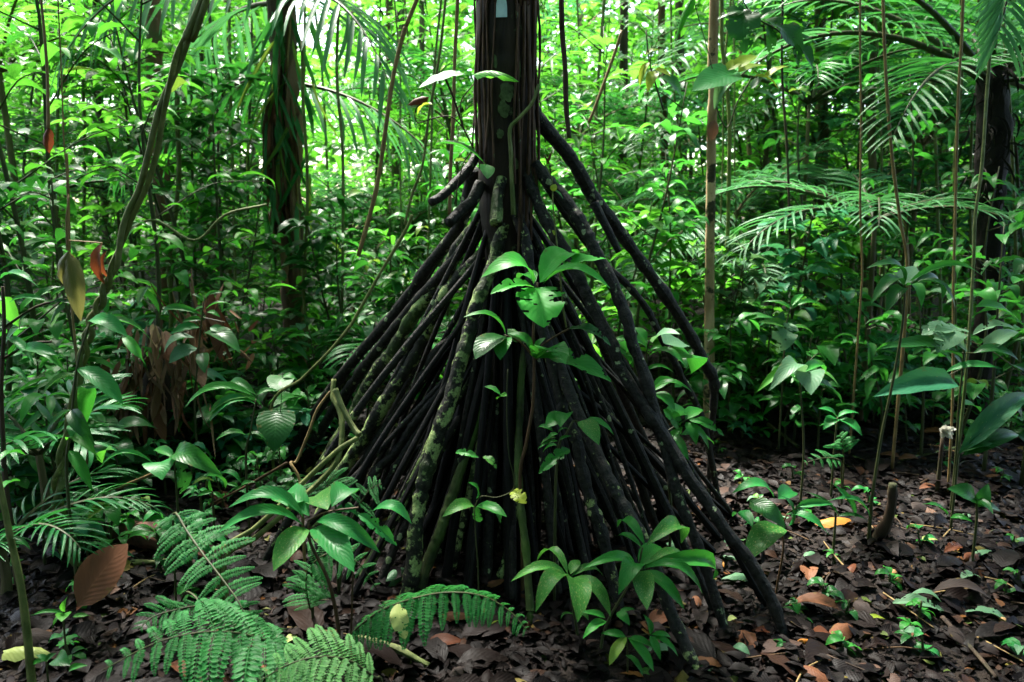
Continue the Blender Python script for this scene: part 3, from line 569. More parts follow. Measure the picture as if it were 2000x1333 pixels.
plant('broadleaf_sapling', 'sapling with glossy reflecting leaves overlapping the twisted liana',
  [[(175,630),(150,720),(138,840),(130,930)], [(175,630),(185,620)]], [(172,628,250,658,-.05,.42,'elliptic','leafteal'),(240,655,284,712,-.05,.3,'lance','leaf'),(170,640,300,672,.08,.18,'lance','leaf'),(150,720,240,790,-.05,.4,'elliptic','leafteal'),(150,730,80,780,-.05,.3),(145,760,215,770,.05,.2,'lance','leaf'),
   (140,800,186,870,-.05,.4,'ovate','leafdark'),(140,800,90,850,-.05,.35,'ovate','leafdark'),(140,830,150,870,-.05,.5,'ovate','leafteal'),(130,860,200,905,-.1,.25,'lance','leafbright'),(200,905,225,880,-.1,.3,'lance','leafbright'),(135,880,180,960,-.05,.3),(170,760,160,850,.1,.3)], 2.45, smat='stem')
plant('broadleaf_sapling', 'dark-stemmed sapling with shiny horizontal leaves beyond the twisted liana',
  [[(5,560),(8,640),(2,760),(6,860),(10,930)], [(8,640),(70,600),(130,585)], [(8,700),(60,672),(100,668)]],
  [(0,545,76,562,-.05,.24,'lance','leafteal'),(18,592,104,592,-.02,.18,'lance','leafteal'),(66,600,120,560,.05,.34,'ovate','leafdark'),(36,688,130,702,-.08,.24,'lance','leafteal'),(40,610,100,570,.1,.3,'ovate','leaf'),(12,660,66,710,-.05,.3,'ovate','leafteal'),(20,720,60,750,-.05,.2,'lance','leafteal'),
   (100,580,150,560,.05,.3,'ovate','leaf'),(15,700,80,650,.05,.2),(70,690,130,730,.0,.24,'lance'),(90,600,170,610,.02,.2,'lance','leafdark'),(10,580,40,640,.05,.5,'ovate','leafbright'),(130,585,100,640,.0,.3,'curl','leafpale'),(60,610,40,650,.0,.4,'ovate','leafpale')], 2.55, smat='barkdark', sr=.008)
plant('ground_seedling', 'fresh upright seedling beside the large tan fallen leaf',
  [[(125,1190),(124,1215)]], [(124,1198,58,1204,-.02,.18,'lance'),(126,1196,132,1165,0,.4,'lance','leafbright'),(126,1198,120,1215,-.05,.8,'ovate','leafbright'),(124,1200,102,1228,-.04,.3,'lance','leafbright'),(142,1205,178,1203,0,.3,'lance')], 2.05, cat='seedling', sr=.003)
plant('ground_seedling', 'small dim seedlings in the litter under the mossy slanting stem',
  [[(90,1290),(92,1310)]], [(90,1290,60,1300,0,.4),(90,1290,110,1276,0,.5,'ovate','leafdark'),(92,1292,70,1280,0,.6,'ovate','leafdark'),(130,1300,142,1290,0,.5),(135,1310,172,1300,0,.4),(110,1285,138,1300,-.05,.6,'ovate','leafdark')], 1.95, cat='seedling', sr=.003)
plant('slender_sapling', 'mossy green slanting stem rising from the litter near the twisted liana',
  [[(-20,870),(2,960),(20,1050),(40,1140),(52,1230),(62,1333)]], [(2,960,40,940,.1,.3),(0,900,50,890,.1,.3),(20,1050,60,1075,0,.3,'ovate','leafdark')], 1.95, smat='lianagreen', sr=.010)
plant('broadleaf_sapling', 'broad-leaved sapling with mottled leaves growing over the dead palm stump',
  [[(400,580),(392,640),(385,720),(380,800)], [(392,640),(350,650)], [(395,620),(440,630)]],
  [(390,640,330,655,-.05,.45,'ovate','leafteal'),(380,660,320,690,-.05,.55,'elliptic','leafpale'),(385,680,330,710,-.1,.6,'elliptic','leafpale'),(400,650,470,690,-.08,.5,'ovate','leafdark'),(410,640,445,655,0,.6,'ovate','leafteal'),(398,590,375,575,0,.4),(400,585,440,572,0,.3),(400,600,375,612,0,.4),(405,610,430,620,0,.5),
   (395,615,310,622,.05,.2,'lance','leaf'),(400,605,460,600,.05,.2,'lance','leaf'),(395,690,400,730,-.1,.5,'ovate','leafdark'),(290,560,270,600,.0,.4,'ovate','leafpale'),(395,625,355,630,0,.4)], 3.6, mat='leaf')
def hang(name, label, stems, leaves, Y, mat='leaf', cat='vine', smat='stem', sr=.004, up=(0, -.5, .8), kind='ovate'):
    """a climber that hangs on the trunk or from above (no foot on the floor)"""
    return plant(name, label, stems, leaves, Y, cat=cat, mat=mat, smat=smat, sr=sr, up=up, kind=kind, to_ground=False)
hang('climbing_aroid', 'climbing aroid with two big leaves spreading from the palm trunk',
  [[(925,290),(905,250),(885,190),(868,150)], [(905,250),(880,228),(845,232),(815,240),(812,215),(832,196)], [(905,250),(900,200),(925,165)], [(925,290),(905,320),(895,360),(888,400)]],
  [(895,148,818,172,-.05,.62,'heart','leafteal'),(925,146,1014,160,-.08,.34,'curl','leafbright'),(868,130,860,140,.0,.9,'heart','leafyellow'),(838,190,796,206,0,.5,'curl','leafred'),(830,196,800,210,.02,.5,'curl','leafpale'),(845,205,815,225,.05,.4,'ovate','leafyellow'),
   (850,280,955,330,-.02,.16,'lance','leaf'),(950,325,952,350,-.05,.9,'heart','leafdark')], 2.82, smat='barkdark')
hang('trailing_aerial_root', 'thin pale aerial root slanting across the palm trunk',
  [[(1052,165),(1040,200),(1015,230),(996,252),(998,300),(1000,360),(1003,420)]], [], 2.86, smat='liana', sr=.008)
hang('hanging_vine', 'thin green vine trailing down in front of the rear stilt roots',
  [[(1062,318),(1078,350),(1080,400),(1088,480),(1094,540),(1100,600),(1106,640)]], [(1070,318,1062,300,0,.3,'curl','leaftan'),(1068,322,1078,296,0,.3,'curl','leaftan'),(1080,372,1100,390,0,.5),(1080,375,1085,360,0,1.0,'elliptic','leafyellow'),(1083,460,1078,450,0,.8,'elliptic','leafyellow')], 2.74, smat='lianagreen', sr=.003)
hang('climbing_aroid', 'large heart leaf with yellow-green companions climbing the pale slender trunk',
  [[(1395,150),(1400,210),(1420,250),(1440,200),(1470,150)], [(1395,150),(1380,90),(1360,20),(1350,-20)]],
  [(1430,145,1352,178,-.1,.75,'heart','leafteal'),(1420,150,1395,215,-.02,.4,'ovate','leafpale'),(1470,150,1520,175,0,.5,'ovate','leafyellow'),(1450,140,1500,130,.05,.6,'heart','leafyellow'),(1440,130,1480,110,.05,.6,'heart','leafyellow'),(1425,135,1450,120,.05,.7,'heart','leafyellow'),(1500,150,1540,130,0,.6,'heart','leafyellow'),
   (1470,170,1490,150,0,.8,'heart','leafpale'),(1480,180,1520,200,0,.5,'heart','leafdark'),(1395,235,1390,275,0,.6,'curl','sheathleaf')], 3.9)
hang('hanging_vine', 'vine with bright yellow-green leaves hanging beside the palm trunk',
  [[(1262,60),(1268,120),(1282,170),(1296,215)]], [(1270,120,1250,170,0,.4,'ovate','leafyellow'),(1275,130,1290,128,0,.7,'heart','leafyellow'),(1280,140,1265,180,-.05,.5,'ovate','leafyellow'),(1283,138,1310,150,0,.6,'heart','leafyellow'),(1290,150,1330,190,0,.7,'ovate','leafdark'),(1260,110,1290,100,0,.5,'ovate','leafyellow')], 3.4)
hang('hanging_vine', 'vine with dry olive and rust leaves drooping near the twisted liana',
  [[(135,380),(130,430),(132,490)], [(135,470),(200,475)], [(135,380),(125,280),(122,200),(118,100),(112,-20)]],
  [(134,492,158,628,-.03,.34,'curl','leafolive'),(134,490,126,560,.0,.5,'curl','leafolive'),(200,474,205,556,-.02,.38,'elliptic','leafred'),(208,490,220,548,.02,.3,'elliptic','leafred')], 2.5, smat='lianatan', sr=.004)
hang('hanging_vine', 'thin liana ending in a shrivelled red-brown leaf',
  [[(78,-20),(86,60),(92,140),(94,220),(94,250)]], [(94,248,96,300,0,.42,'curl','leafred'),(93,252,88,290,.02,.4,'curl','leafred')], 2.9, smat='lianatan', sr=.006)
hang('overhanging_branch', 'branch with huge dark drooping lobed leaves against the bright foliage',
  [[(1440,-20),(1470,30),(1520,60),(1560,100)]], [(1440,10,1500,0,0,.5,'ragged','leafdark'),(1450,20,1455,105,-.1,.7,'ragged','leafdark'),(1470,30,1400,40,0,.5,'ragged','leafdark'),(1490,40,1560,130,-.1,.5,'ragged','leafdark'),(1520,60,1590,140,-.1,.4,'ragged','leafdark'),(1500,50,1500,120,0,.4,'ragged','leafdark'),(1540,80,1600,90,0,.4,'ragged','leafdark'),
   (1480,40,1530,20,0,.5,'ragged','leafdark'),(1355,-10,1320,85,0,.3,'curl','leafbright')], 3.6, cat='branch')

# ------------------------------------------------------------------ ferns
def pinna_tpl(n=15, seed=0, droop=.10, pl=.15):
    r = random.Random(seed); mb = MB(); pn = leaf_tpl(.35, .30, 3, 1, .25, .06, 0)
    rib = tube_tpl([(0, 0, 0), (0, .5, droop*1.0), (0, 1, 0)], [.006, .004], 4, rows=6, cap=False); mb.add(rib)
    for i in range(n):
        t = (i+.5)/n; ln = pl*(min(1, .55+t*3)*(1-t**2.2)**.8+.12)*r.uniform(.78, 1.1)
        for s in (-1, 1):
            d = np.array([s*math.cos(.22), math.sin(.22), -.18+r.uniform(-.1, .1)])
            A = frame(d, (0, 0, 1))*np.array([1.12/n, ln, ln])[None, :]
            mb.add(pn, A, np.array([s*.004, t, droop*4*t*(1-t)]))
    t = mb; return t
PIN = {}
for mt in ('fern', 'fernpale'):
    for k in range(6): PIN[mt, k] = pinna_tpl(15, k, .05+.022*k, .16).mesh('pinna', MAT[mt])
def frond(root, px, Ys, L, mat='fern', up=(0, -.5, .85), n=17, ang=68, prof=None, droop=.25, stalk=True, name='frond', plen=None):
    loc = np.array(root.location); pts = [P(x, y, Y) for (x, y), Y in zip(px, Ys)]
    c = resample(pts, 60); tg = np.gradient(c, axis=0)
    if stalk: tubept = [loc]+[pts[0]*.5+loc*.5+np.array([0, 0, .06])]+pts
    else: tubept = pts
    fr = link(name, MB().add(tube_tpl(np.array(tubept)-loc, [.004, .0035, .0015], 5, rows=30)).mesh('rachis', MAT['stem']), root)
    for i in range(n):
        u = (i+.6)/n; k = min(59, int(u*59)); d = nrm(tg[k]); upv = nrm(np.asarray(up, float)); side = nrm(np.cross(d, upv))
        ln = L*((.45+1.6*u if u < .35 else 1.0)*(1-max(0, u-.35)/.65*.86)**.9)
        for s in (-1, 1):
            a = R(ang+rnd.uniform(-11, 11)); v = d*math.cos(a)+s*side*math.sin(a); v = v - np.array([0, 0, droop*(1 if s*side[1] < 0 else .6)])
            if rnd.random() < .04: continue
            A = frame(v, upv+np.array([rnd.uniform(-.15, .15) for _ in range(3)]))*(ln*rnd.uniform(.78, 1.1))
            link('pinna', PIN[mat, rnd.randrange(6)], fr, M4(A, c[k]-loc))
    return fr
def fern(label, basepx, Yb, fr, mat='fern'):
    b = P(*basepx, Yb); base = np.array([b[0], b[1], gh(b[0], b[1])])
    r_ = empty('fern', base, label, 'fern')
    for f in fr: frond(r_, mat=mat, **f)
    return r_
fern('fern frond with well-spaced feathery pinnae beside the tan fallen leaf', (330, 1010), 2.35,
  [dict(px=[(340,1002),(366,1040),(398,1085),(435,1133),(468,1180),(490,1232)], Ys=[2.3,2.22,2.12,2.03,1.96,1.9], L=.145, n=13, ang=80, droop=.12, up=(.1, -.55, .8)),
   dict(px=[(390,1180),(350,1190),(300,1205),(270,1230)], Ys=[2.15,2.1,2.05,2.0], L=.09, n=7, ang=60)])
fern('wide glossy fern frond arching low over the litter like a green fan', (560, 1330), 1.95,
  [dict(px=[(600,1312),(540,1262),(470,1238),(390,1236),(300,1258),(200,1310)], Ys=[1.95,1.88,1.82,1.78,1.74,1.7], L=.21, n=16, ang=78, droop=.42, up=(0, -.25, .95))])
fern('pale dusty fern frond lying beside the moss-tipped stick', (760, 1325), 1.85,
  [dict(px=[(500,1335),(560,1300),(620,1284),(680,1290),(730,1322)][::-1], Ys=[1.7,1.72,1.74,1.77,1.8][::-1], L=.15, n=12, ang=74, droop=.3, up=(0, -.3, .9))], 'fernpale')
fern('fern frond arching in front of the root feet with a pale leaf caught on it', (700, 1260), 2.1,
  [dict(px=[(690,1235),(740,1196),(800,1172),(870,1158),(940,1164),(995,1194),(1032,1236)], Ys=[2.1,2.08,2.06,2.04,2.03,2.02,2.0], L=.145, n=21, ang=82, droop=.85, up=(0, -.15, 1))])
fern('thin fern fronds behind the large-leaved whorled sapling', (655, 1010), 2.55,
  [dict(px=[(655,985),(640,950),(628,920)], Ys=[2.55,2.58,2.6], L=.13, n=6, ang=85, droop=.05), dict(px=[(690,1010),(720,960),(745,945)], Ys=[2.5,2.5,2.5], L=.10, n=6, ang=80)])
fern('dusty fern fronds below the whorled sapling beside its stem', (610, 1180), 2.3,
  [dict(px=[(612,1150),(610,1105),(650,1080),(700,1100),(735,1150)], Ys=[2.3,2.28,2.28,2.25,2.25], L=.11, n=12, ang=78, droop=.3), dict(px=[(606,1190),(598,1150),(600,1110)], Ys=[2.25,2.22,2.2], L=.10, n=8, ang=80)])
fern('small fern on the open litter under the three-leaved seedling', (1650, 905), 3.4,
  [dict(px=[(1648,895),(1645,870),(1640,848)], Ys=[3.4,3.4,3.4], L=.11, n=6, ang=80, droop=.05), dict(px=[(1640,900),(1610,895),(1570,905)], Ys=[3.35,3.3,3.3], L=.07, n=6)])
# pale leaf caught on the fern
b0 = P(776, 1180, 1.98)
o = link('fallen_leaf', leaf_mesh('ragged', 1, 'leafpaleyellow'), None, M4(frame(P(792,1250,1.93)-b0, (0, -.9, .3))*np.array([.05, .095, .095])[None, :], b0))
tag(o, 'pale yellow-green dead leaf caught upright on the arching fern frond', 'leaf')

# ------------------------------------------------------------------ lianas
def twisted():
    px = [(410,-30),(370,60),(340,140),(315,220),(298,300),(278,370),(250,430),(226,510),(204,570),(180,630),(164,690),(150,760),(134,830),(120,900),(112,960),(118,1010),(132,1060),(156,1110),(190,1138)]
    Ys = np.linspace(2.35, 2.72, len(px)); c = [P(x, y, Y) for (x, y), Y in zip(px, Ys)]
    c = [c[0]+np.array([.66, 0, 1.5])]+c
    g1 = P(245, 1150, 2.68); g2 = P(340, 1148, 2.7)
    for g in (g1, g2): g[2] = gh(g[0], g[1])+.015
    c += [g1, g2]
    base = np.array([c[-1][0], c[-1][1], gh(c[-1][0], c[-1][1])])
    root = empty('twisted_liana', base, 'thick liana of two twisted mossy strands rising past the tan fallen leaf', 'vine')
    q = resample(c, 130)
    for s in (0, 1):
        w_ = []
        for i, p in enumerate(q):
            a = i*.33*(1+.3*math.sin(i*.11)) + s*math.pi; rr = .0100*(1+.25*math.sin(i*.21+1)) if i < 112 else .010
            w_.append(p + np.array([math.cos(a)*rr, math.sin(a)*rr, 0]))
        link('strand', MB().add(tube_tpl(np.array(w_)-base, np.interp(np.linspace(0, 1, 20), [0, .3, .6, .85, 1], [.0100, .0100, .0100, .0145, .010])*(1 if s == 0 else .85), 9, rows=130, bump=.07, seed=s+5)).mesh('strand', MAT['liana' if s == 0 else 'lianagreen']), root)
twisted()
def gliana(label, px, Y, w_, mat, foot=True, name='liana'):
    Ys = list(np.interp(np.linspace(0, 1, len(px)), np.linspace(0, 1, len(Y)), Y)); pts = [P(x, y, Yk) for (x, y), Yk in zip(px, Ys)]
    if foot: pts.append(np.array([pts[-1][0], pts[-1][1], gh(pts[-1][0], pts[-1][1])-.02]))
    base = pts[-1]; root = empty(name, base, label, 'vine')
    link('stem', MB().add(tube_tpl(np.array(pts)-base, w_/2*np.mean(Y)/FPX, 8, rows=len(pts)*6, bump=.08, seed=len(label))).mesh('stem', MAT[mat]), root); return root
gliana('mossy straight liana leaning from the stilt roots down to the ferns', [(700,855),(660,880),(600,935),(560,975),(500,1030),(430,1085)], [2.62,2.4], 11, 'lianagreen')
gliana('crooked mossy liana with a bent elbow beside the outer stilt roots', [(652,742),(650,775),(662,800),(668,830),(666,870),(655,905),(620,945),(575,985),(500,1050),(440,1092)], [2.75,2.4], 11, 'lianagreen')
gliana('short forked liana looping off the crooked one onto a root', [(655,760),(670,800),(690,835),(702,850)], [2.7,2.62], 12, 'liana', foot=False)
gliana('thin pale twig leaning from the crooked liana to the floor', [(645,765),(620,800),(605,840),(580,900),(568,905),(584,935),(590,990)], [2.72,2.55], 6, 'lianatan')
gliana('long thin taut liana slanting down toward the dark-leaved trunk', [(805,420),(790,455),(745,530),(700,610),(682,640),(640,690),(590,740),(530,795)], [3.6,3.6], 6, 'lianagreen')
VN = [([(895,-20),(888,120),(885,240),(880,330),(878,420)], 3.5, 7, 'lianatan', 'orange-brown straight liana hanging beside the aroid leaves'),
 ([(822,-20),(790,60),(768,150),(755,240),(742,330),(728,400),(700,500)], 3.9, 8, 'lianatan', 'pale leaning liana slanting down behind the climbing aroid'),
 ([(872,-20),(862,80),(850,160),(838,220),(826,320),(805,380),(790,440)], 3.7, 5, 'lianagreen', 'thin green liana bending behind the climbing aroid'),
 ([(1096,-20),(1098,60),(1104,140),(1106,210),(1112,270)], 3.6, 10, 'barkdark', 'dark knotted liana hanging to the shoulder of the arched root'),
 ([(1215,60),(1195,120),(1170,190),(1150,240)], 4.6, 6, 'lianatan', 'short tan branch slanting behind the arched root'),
 ([(1410,-20),(1410,80),(1418,150),(1425,240),(1424,330),(1420,480),(1405,600),(1398,720)], 5.2, 8, 'lianagreen', 'green liana climbing close beside the pale slender trunk'),
 ([(1680,-20),(1680,100),(1682,250),(1680,400),(1684,520),(1680,600)], 4.2, 4, 'lianatan', 'hair-thin brown liana hanging before the arched palm frond'),
 ([(1724,-20),(1728,100),(1735,220),(1745,330),(1758,430),(1772,560)], 4.0, 6, 'lianatan', 'tan liana hanging straight down past the arched palm frond'),
 ([(1882,-20),(1878,80),(1872,180),(1868,320),(1865,450),(1862,560),(1862,700),(1860,800),(1855,900),(1850,980)], 3.6, 5, 'lianatan', 'long brown vine dropping to the litter beside the paddle-leaved sapling'),
 ([(1945,-20),(1930,150),(1918,320),(1905,420),(1902,500),(1895,620),(1885,750),(1872,880)], 3.4, 6, 'liana', 'straight yellow-brown cane standing before the bristly palm'),
 ([(130,300),(133,380),(136,500),(142,620),(150,700)], 3.2, 5, 'lianatan', 'thin tan liana hanging behind the olive dead leaves'),
 ([(350,100),(346,220),(350,330),(342,420),(330,520),(335,600),(330,720)], 5.0, 9, 'lianagreen', 'smooth green sapling stem standing next to the reddish trunk'),
 ([(590,80),(592,200),(600,330),(598,470),(592,560),(598,640),(605,740)], 4.8, 6, 'lianagreen', 'green cane climbing in front of the dark epiphyte-hung trunk'),
 ([(570,0),(560,150),(575,280),(582,420),(588,560)], 5.3, 6, 'lianatan', 'pale vine clinging to the dark epiphyte-hung trunk'),
 ([(1768,430),(1772,500),(1775,600),(1768,720)], 5.5, 7, 'lianatan', 'pale dry cane standing behind the dark-crowned sapling'),
 ([(1935,430),(1932,520),(1936,600),(1930,700)], 5.0, 6, 'lianatan', 'dry cane standing close behind the bristly palm'),
 ([(240,460),(300,430),(380,470),(440,420),(520,400)], 4.0, 5, 'liana', 'thin woody branch reaching across behind the twisted liana')]
for px, Y, w_, mt, lb in VN:
    liana('liana', lb, px, w_, Y, mt, ground=(px[-1][1] > 500), top=(px[0][1] < 0))

rc = random.Random(21)
for i in range(26):
    px = rc.choice([rc.uniform(0, 880), rc.uniform(1130, 2000)]); Y = rc.uniform(4.4, 8.5)
    if px > 1300: Y = max(Y, 5.0)
    j = rc.uniform(-45, 45); y1 = 420+2010/Y; wd, mt = rc.choice([('tan', 'lianatan'), ('mossy green', 'lianagreen'), ('dark', 'barkdark'), ('grey-brown', 'liana')])
    dl = 'thin vertical'; lb = f'{wd} thin vertical cane rising through the foliage ' + ('on the stump side' if px < 1000 else 'on the open-litter side')
    liana('forest_cane', lb, [(px+j, -20), (px+j*.7+rc.uniform(-8, 8), 150), (px+j*.3+rc.uniform(-8, 8), 350), (px, y1-10)], rc.uniform(3, 6.5), Y, mt, 'vine', lb, n=6, ground=True)

# ------------------------------------------------------------------ crowns of small leaves for the understory
LOW = {'broad': leaf_tpl(.55, .9, 4, 1, .3, .12, .0), 'narrow': leaf_tpl(.75, .9, 4, 1, .3, .14, .0, asp=.27), 'round': leaf_tpl(.5, .6, 4, 1, .25, .06, 0), 'strap': leaf_tpl(.3, .5, 4, 1, .35, .12, 0, asp=.08)}
def shrub_parts(h, species, seed, nb, npb, ll, wr):
    """stem tubes and leaf placements of one understory plant, height h, foot at the origin"""
    r = random.Random(seed); tubes, leaves = [], []
    lean = np.array([r.uniform(-.15, .15), r.uniform(-.15, .15), 0])*h
    main = [np.zeros(3), np.array([0, 0, h*.35])+lean*.2+np.array([r.uniform(-.04, .04)*h, r.uniform(-.04, .04)*h, 0]), np.array([0, 0, h*.7])+lean*.6, np.array([0, 0, h])+lean]
    tubes.append((main, [.006+.004*h, .004+.0025*h, .003]))
    mp = resample(main, 40)
    for b in range(nb):
        u = .22+.78*(b+r.random()*.6)/nb; o = mp[min(39, int(u*39))]; az = b*2.4+r.uniform(-.5, .5); bl = h*r.uniform(.16, .34)*(1.15-u*.6)
        if nb <= 2: bl = .1*h
        e = o+np.array([math.cos(az), math.sin(az), r.uniform(-.05, .55)])*bl; m_ = (o+e)/2+np.array([0, 0, bl*.12])
        tubes.append(([o, m_, e], [.003+.0008*h, .0015])); bp = resample([o, m_, e], 12)
        for k in range(npb):
            v = (k+.8)/npb; q = bp[min(11, int(v*11))]; a2 = az+(1 if k % 2 else -1)*r.uniform(.5, 1.3)*(1-.7*(k == npb-1))
            L = ll*r.uniform(.65, 1.2); d = np.array([math.cos(a2), math.sin(a2), r.uniform(-.55, .25)])
            leaves.append((q, q+nrm(d)*L, wr*L*r.uniform(.85, 1.15), np.array([r.uniform(-.35, .35), r.uniform(-.35, .35), 1])))
    return tubes, leaves
SPEC = {'broad': ('broad', .155, .46), 'narrow': ('narrow', .175, .27), 'round': ('round', .10, .60), 'strap': ('strap', .32, .09)}
PROTO = {}
def proto(h, species, seed, mat, nb, npb):
    key = (h, species, seed, mat)
    if key in PROTO: return PROTO[key]
    k, ll, wr = SPEC[species]; tubes, leaves = shrub_parts(h, species, seed, nb, npb, ll, wr)
    ms = MB()
    for pts, rad in tubes: ms.add(tube_tpl(pts, rad, 5, rows=8, cap=False))
    mc = MB()
    for a, b, w_, up in leaves: mc.add(LOW[k], frame(b-a, up)*np.array([w_, np.linalg.norm(b-a), np.linalg.norm(b-a)])[None, :], a)
    PROTO[key] = (ms.mesh('stem', MAT['stem']), mc.mesh('crown', MAT[mat])); return PROTO[key]
LANDM = [(-999, 'beyond the twisted liana'), (150, 'behind the drooping olive leaves'), (290, 'around the reddish trunk'), (420, 'behind the dead palm stump'), (530, 'beside the dark epiphyte-hung trunk'), (680, 'behind the taut leaning liana'), (850, 'behind the stilt-rooted palm'),
  (1080, 'behind the arched root'), (1250, 'before the pale slender trunk'), (1400, 'behind the pale slender trunk'), (1520, 'beside the olive trunk'), (1650, 'behind the thin forked trunk'), (1780, 'behind the paddle-leaved sapling'), (1880, 'around the dark bristly palm')]
def where(px):
    lb = LANDM[0][1]
    for x, t_ in LANDM:
        if px >= x: lb = t_
    return lb
DESC = {'broad': 'broad-leaved', 'narrow': 'narrow-leaved', 'round': 'small round-leaved', 'strap': 'strap-leaved'}
def pxof(x, y): return 1000+FPX*x/max(.1, y)
def size_word(h): return 'knee-high' if h < .6 else 'waist-high' if h < 1.3 else 'head-high' if h < 2.4 else 'tall'
def add_shrub(x, y, h, species, mat, seed, sc=1., nb=8, npb=8):
    stem, crown = proto(h, species, seed, mat, nb, npb); hue = {'far': 'bright backlit', 'leafbright': 'bright', 'leafdark': 'dark', 'leafpale': 'greyish'}.get(mat, 'green')
    lb = f"{hue} {DESC[species]} {size_word(h*sc)} plant {'deep in the wood ' if y > 8 else ''}{where(pxof(x, y))}"
    r_ = empty({'broad': 'broadleaf_shrub', 'narrow': 'narrowleaf_shrub', 'round': 'roundleaf_shrub', 'strap': 'strapleaf_plant'}[species], (x, y, gh(x, y)-.01), lb, 'plant', lb)
    r_.rotation_euler = (0, 0, rnd.uniform(0, 6.28)); r_.scale = (sc, sc, sc)
    link('stem', stem, r_); tag(link('crown', crown, r_), kind='stuff')
def add_sapling(x, y, h, species, mat, seed, nb=5, npb=6, name='leafy_sapling', ll=None, desc=None):
    k, l0, wr = SPEC[species]; tubes, leaves = shrub_parts(h, species, seed, nb, npb, ll or l0, wr)
    hue = {'far': 'backlit', 'leafbright': 'bright', 'leafdark': 'dark', 'leafpale': 'greyish'}.get(mat, 'green')
    lb = desc or f"{hue} {DESC[species]} {size_word(h)} sapling {where(pxof(x, y))}"
    base = np.array([x, y, gh(x, y)]); r_ = empty(name, base, lb, 'sapling', None if desc else lb)
    stem_part(r_, [(np.array(p)+base-np.array([0, 0, .02]), q) for p, q in tubes], 'stem', n=5)
    kd = {'broad': 'ovate', 'narrow': 'lance', 'round': 'elliptic', 'strap': 'strap'}[species]
    for a, b, w_, up in leaves: put_leaf(r_, a+base, b+base, w_, 'ragged' if rnd.random() < .15 and h > .3 else rnd.choice([kd, kd, 'droop']), mat if rnd.random() < .93 else rnd.choice(['leafyg', 'leafpale', 'leafdark']), up, jit=.1)
def wx(px, Y): return (px-1000)/FPX*Y
r2 = random.Random(11)
# near saplings, leaf by leaf
for px, Y, h, sp, mt, nb, npb in [(60,4.0,3.0,'broad','leafbright',12,6),(180,4.4,3.3,'broad','leaf',13,6),(250,3.9,2.6,'narrow','leafbright',10,6),(-40,3.6,2.9,'broad','leaf',11,6),(350,4.8,2.8,'broad','leafbright',12,6),(450,4.6,1.5,'round','leaf',8,7),(110,3.6,1.5,'broad','leaf',8,6),
     (660,4.8,1.3,'narrow','leaf',8,6),(700,4.5,.8,'broad','leaf',6,5),(760,4.9,1.5,'broad','leafbright',8,6),(620,4.4,.7,'broad','leaf',5,6),(1250,4.9,2.1,'broad','leaf',10,6),(1180,5.2,2.6,'broad','leafbright',10,6),(1330,5.0,1.8,'narrow','leaf',9,6),(1440,4.6,.75,'broad','leaf',6,6),
     (1500,4.9,.85,'broad','leaf',6,6),(1450,5.2,1.2,'broad','leafdark',7,6),(1580,4.9,.8,'broad','leaf',6,6),(1680,4.6,.85,'broad','leaf',6,6),(1740,4.3,.8,'narrow','leaf',6,6),(1830,4.2,1.1,'broad','leaf',7,6),(1960,3.9,1.3,'broad','leaf',8,6),(2040,3.7,1.6,'broad','leafdark',8,6),(1900,4.6,1.7,'narrow','leaf',8,6),
     (1650,5.4,1.6,'narrow','leaf',9,6),(1550,5.8,2.6,'broad','leaf',10,6),(1800,5.2,2.3,'narrow','leaf',10,6),(1980,5.0,2.6,'broad','leaf',10,6),(1400,4.3,.55,'broad','leafdark',5,5),(1620,4.3,.5,'broad','leafdark',5,5),(880,5.0,1.9,'broad','leaf',9,6),(960,5.2,2.6,'broad','leaf',10,6),(200,3.3,.4,'broad','leafdark',4,5),
     (60,3.1,.6,'narrow','leaf',6,5),(420,3.9,.5,'broad','leaf',5,5),(600,3.9,.45,'broad','leaf',5,5)]:
    add_sapling(wx(px, Y), Y, h, sp, mt, r2.randrange(999), nb, npb)
# small seedlings on the open litter
for i in range(60):
    px, py = (r2.uniform(1400, 2000), r2.uniform(850, 1310)) if i % 2 else (r2.uniform(0, 760), r2.uniform(900, 1300))
    g = G(px, py)
    if math.hypot(g[0]-PX, g[1]-PY) < .9: continue
    add_sapling(g[0], g[1], r2.uniform(.04, .11), r2.choice(['round', 'broad']), r2.choice(['leaf', 'leafhero', 'leafteal', 'leafdark']), r2.randrange(999), 2, 3, 'tiny_seedling', ll=r2.uniform(.035, .065))
# low tangle round the clearing
for i in range(150):
    px = r2.choice([r2.uniform(-60, 620), r2.uniform(-60, 700), r2.uniform(1380, 2080), r2.uniform(-40, 420)]); Y = r2.uniform(3.1, 5.6) if px < 700 else r2.uniform(4.4, 6.4)
    x = wx(px, Y)
    if math.hypot(x-PX, Y-PY) < 1.35: continue
    if 190 < px < 480 and Y < 3.9: continue
    add_shrub(x, Y, r2.choice([.35, .6]), r2.choice(['broad', 'narrow', 'round', 'round']), r2.choice(['leaf', 'leaf', 'leafteal', 'leafdark', 'leafpale2']), r2.randrange(3), r2.uniform(.7, 1.15), 7, 6)
for i in range(85):
    px, py = (r2.uniform(-20, 680), r2.uniform(850, 1120)) if i % 5 else (r2.uniform(1390, 2020), r2.uniform(800, 880))
    g = G(px, py)
    if math.hypot(g[0]-PX, g[1]-PY) < 1.15: continue
    add_sapling(g[0], g[1], r2.uniform(.12, .30), r2.choice(['round', 'broad', 'narrow']), r2.choice(['leaf', 'leafhero', 'leafteal', 'leafdark', 'leafpale2']), r2.randrange(999), 3, 4, 'low_seedling', ll=r2.uniform(.06, .12))
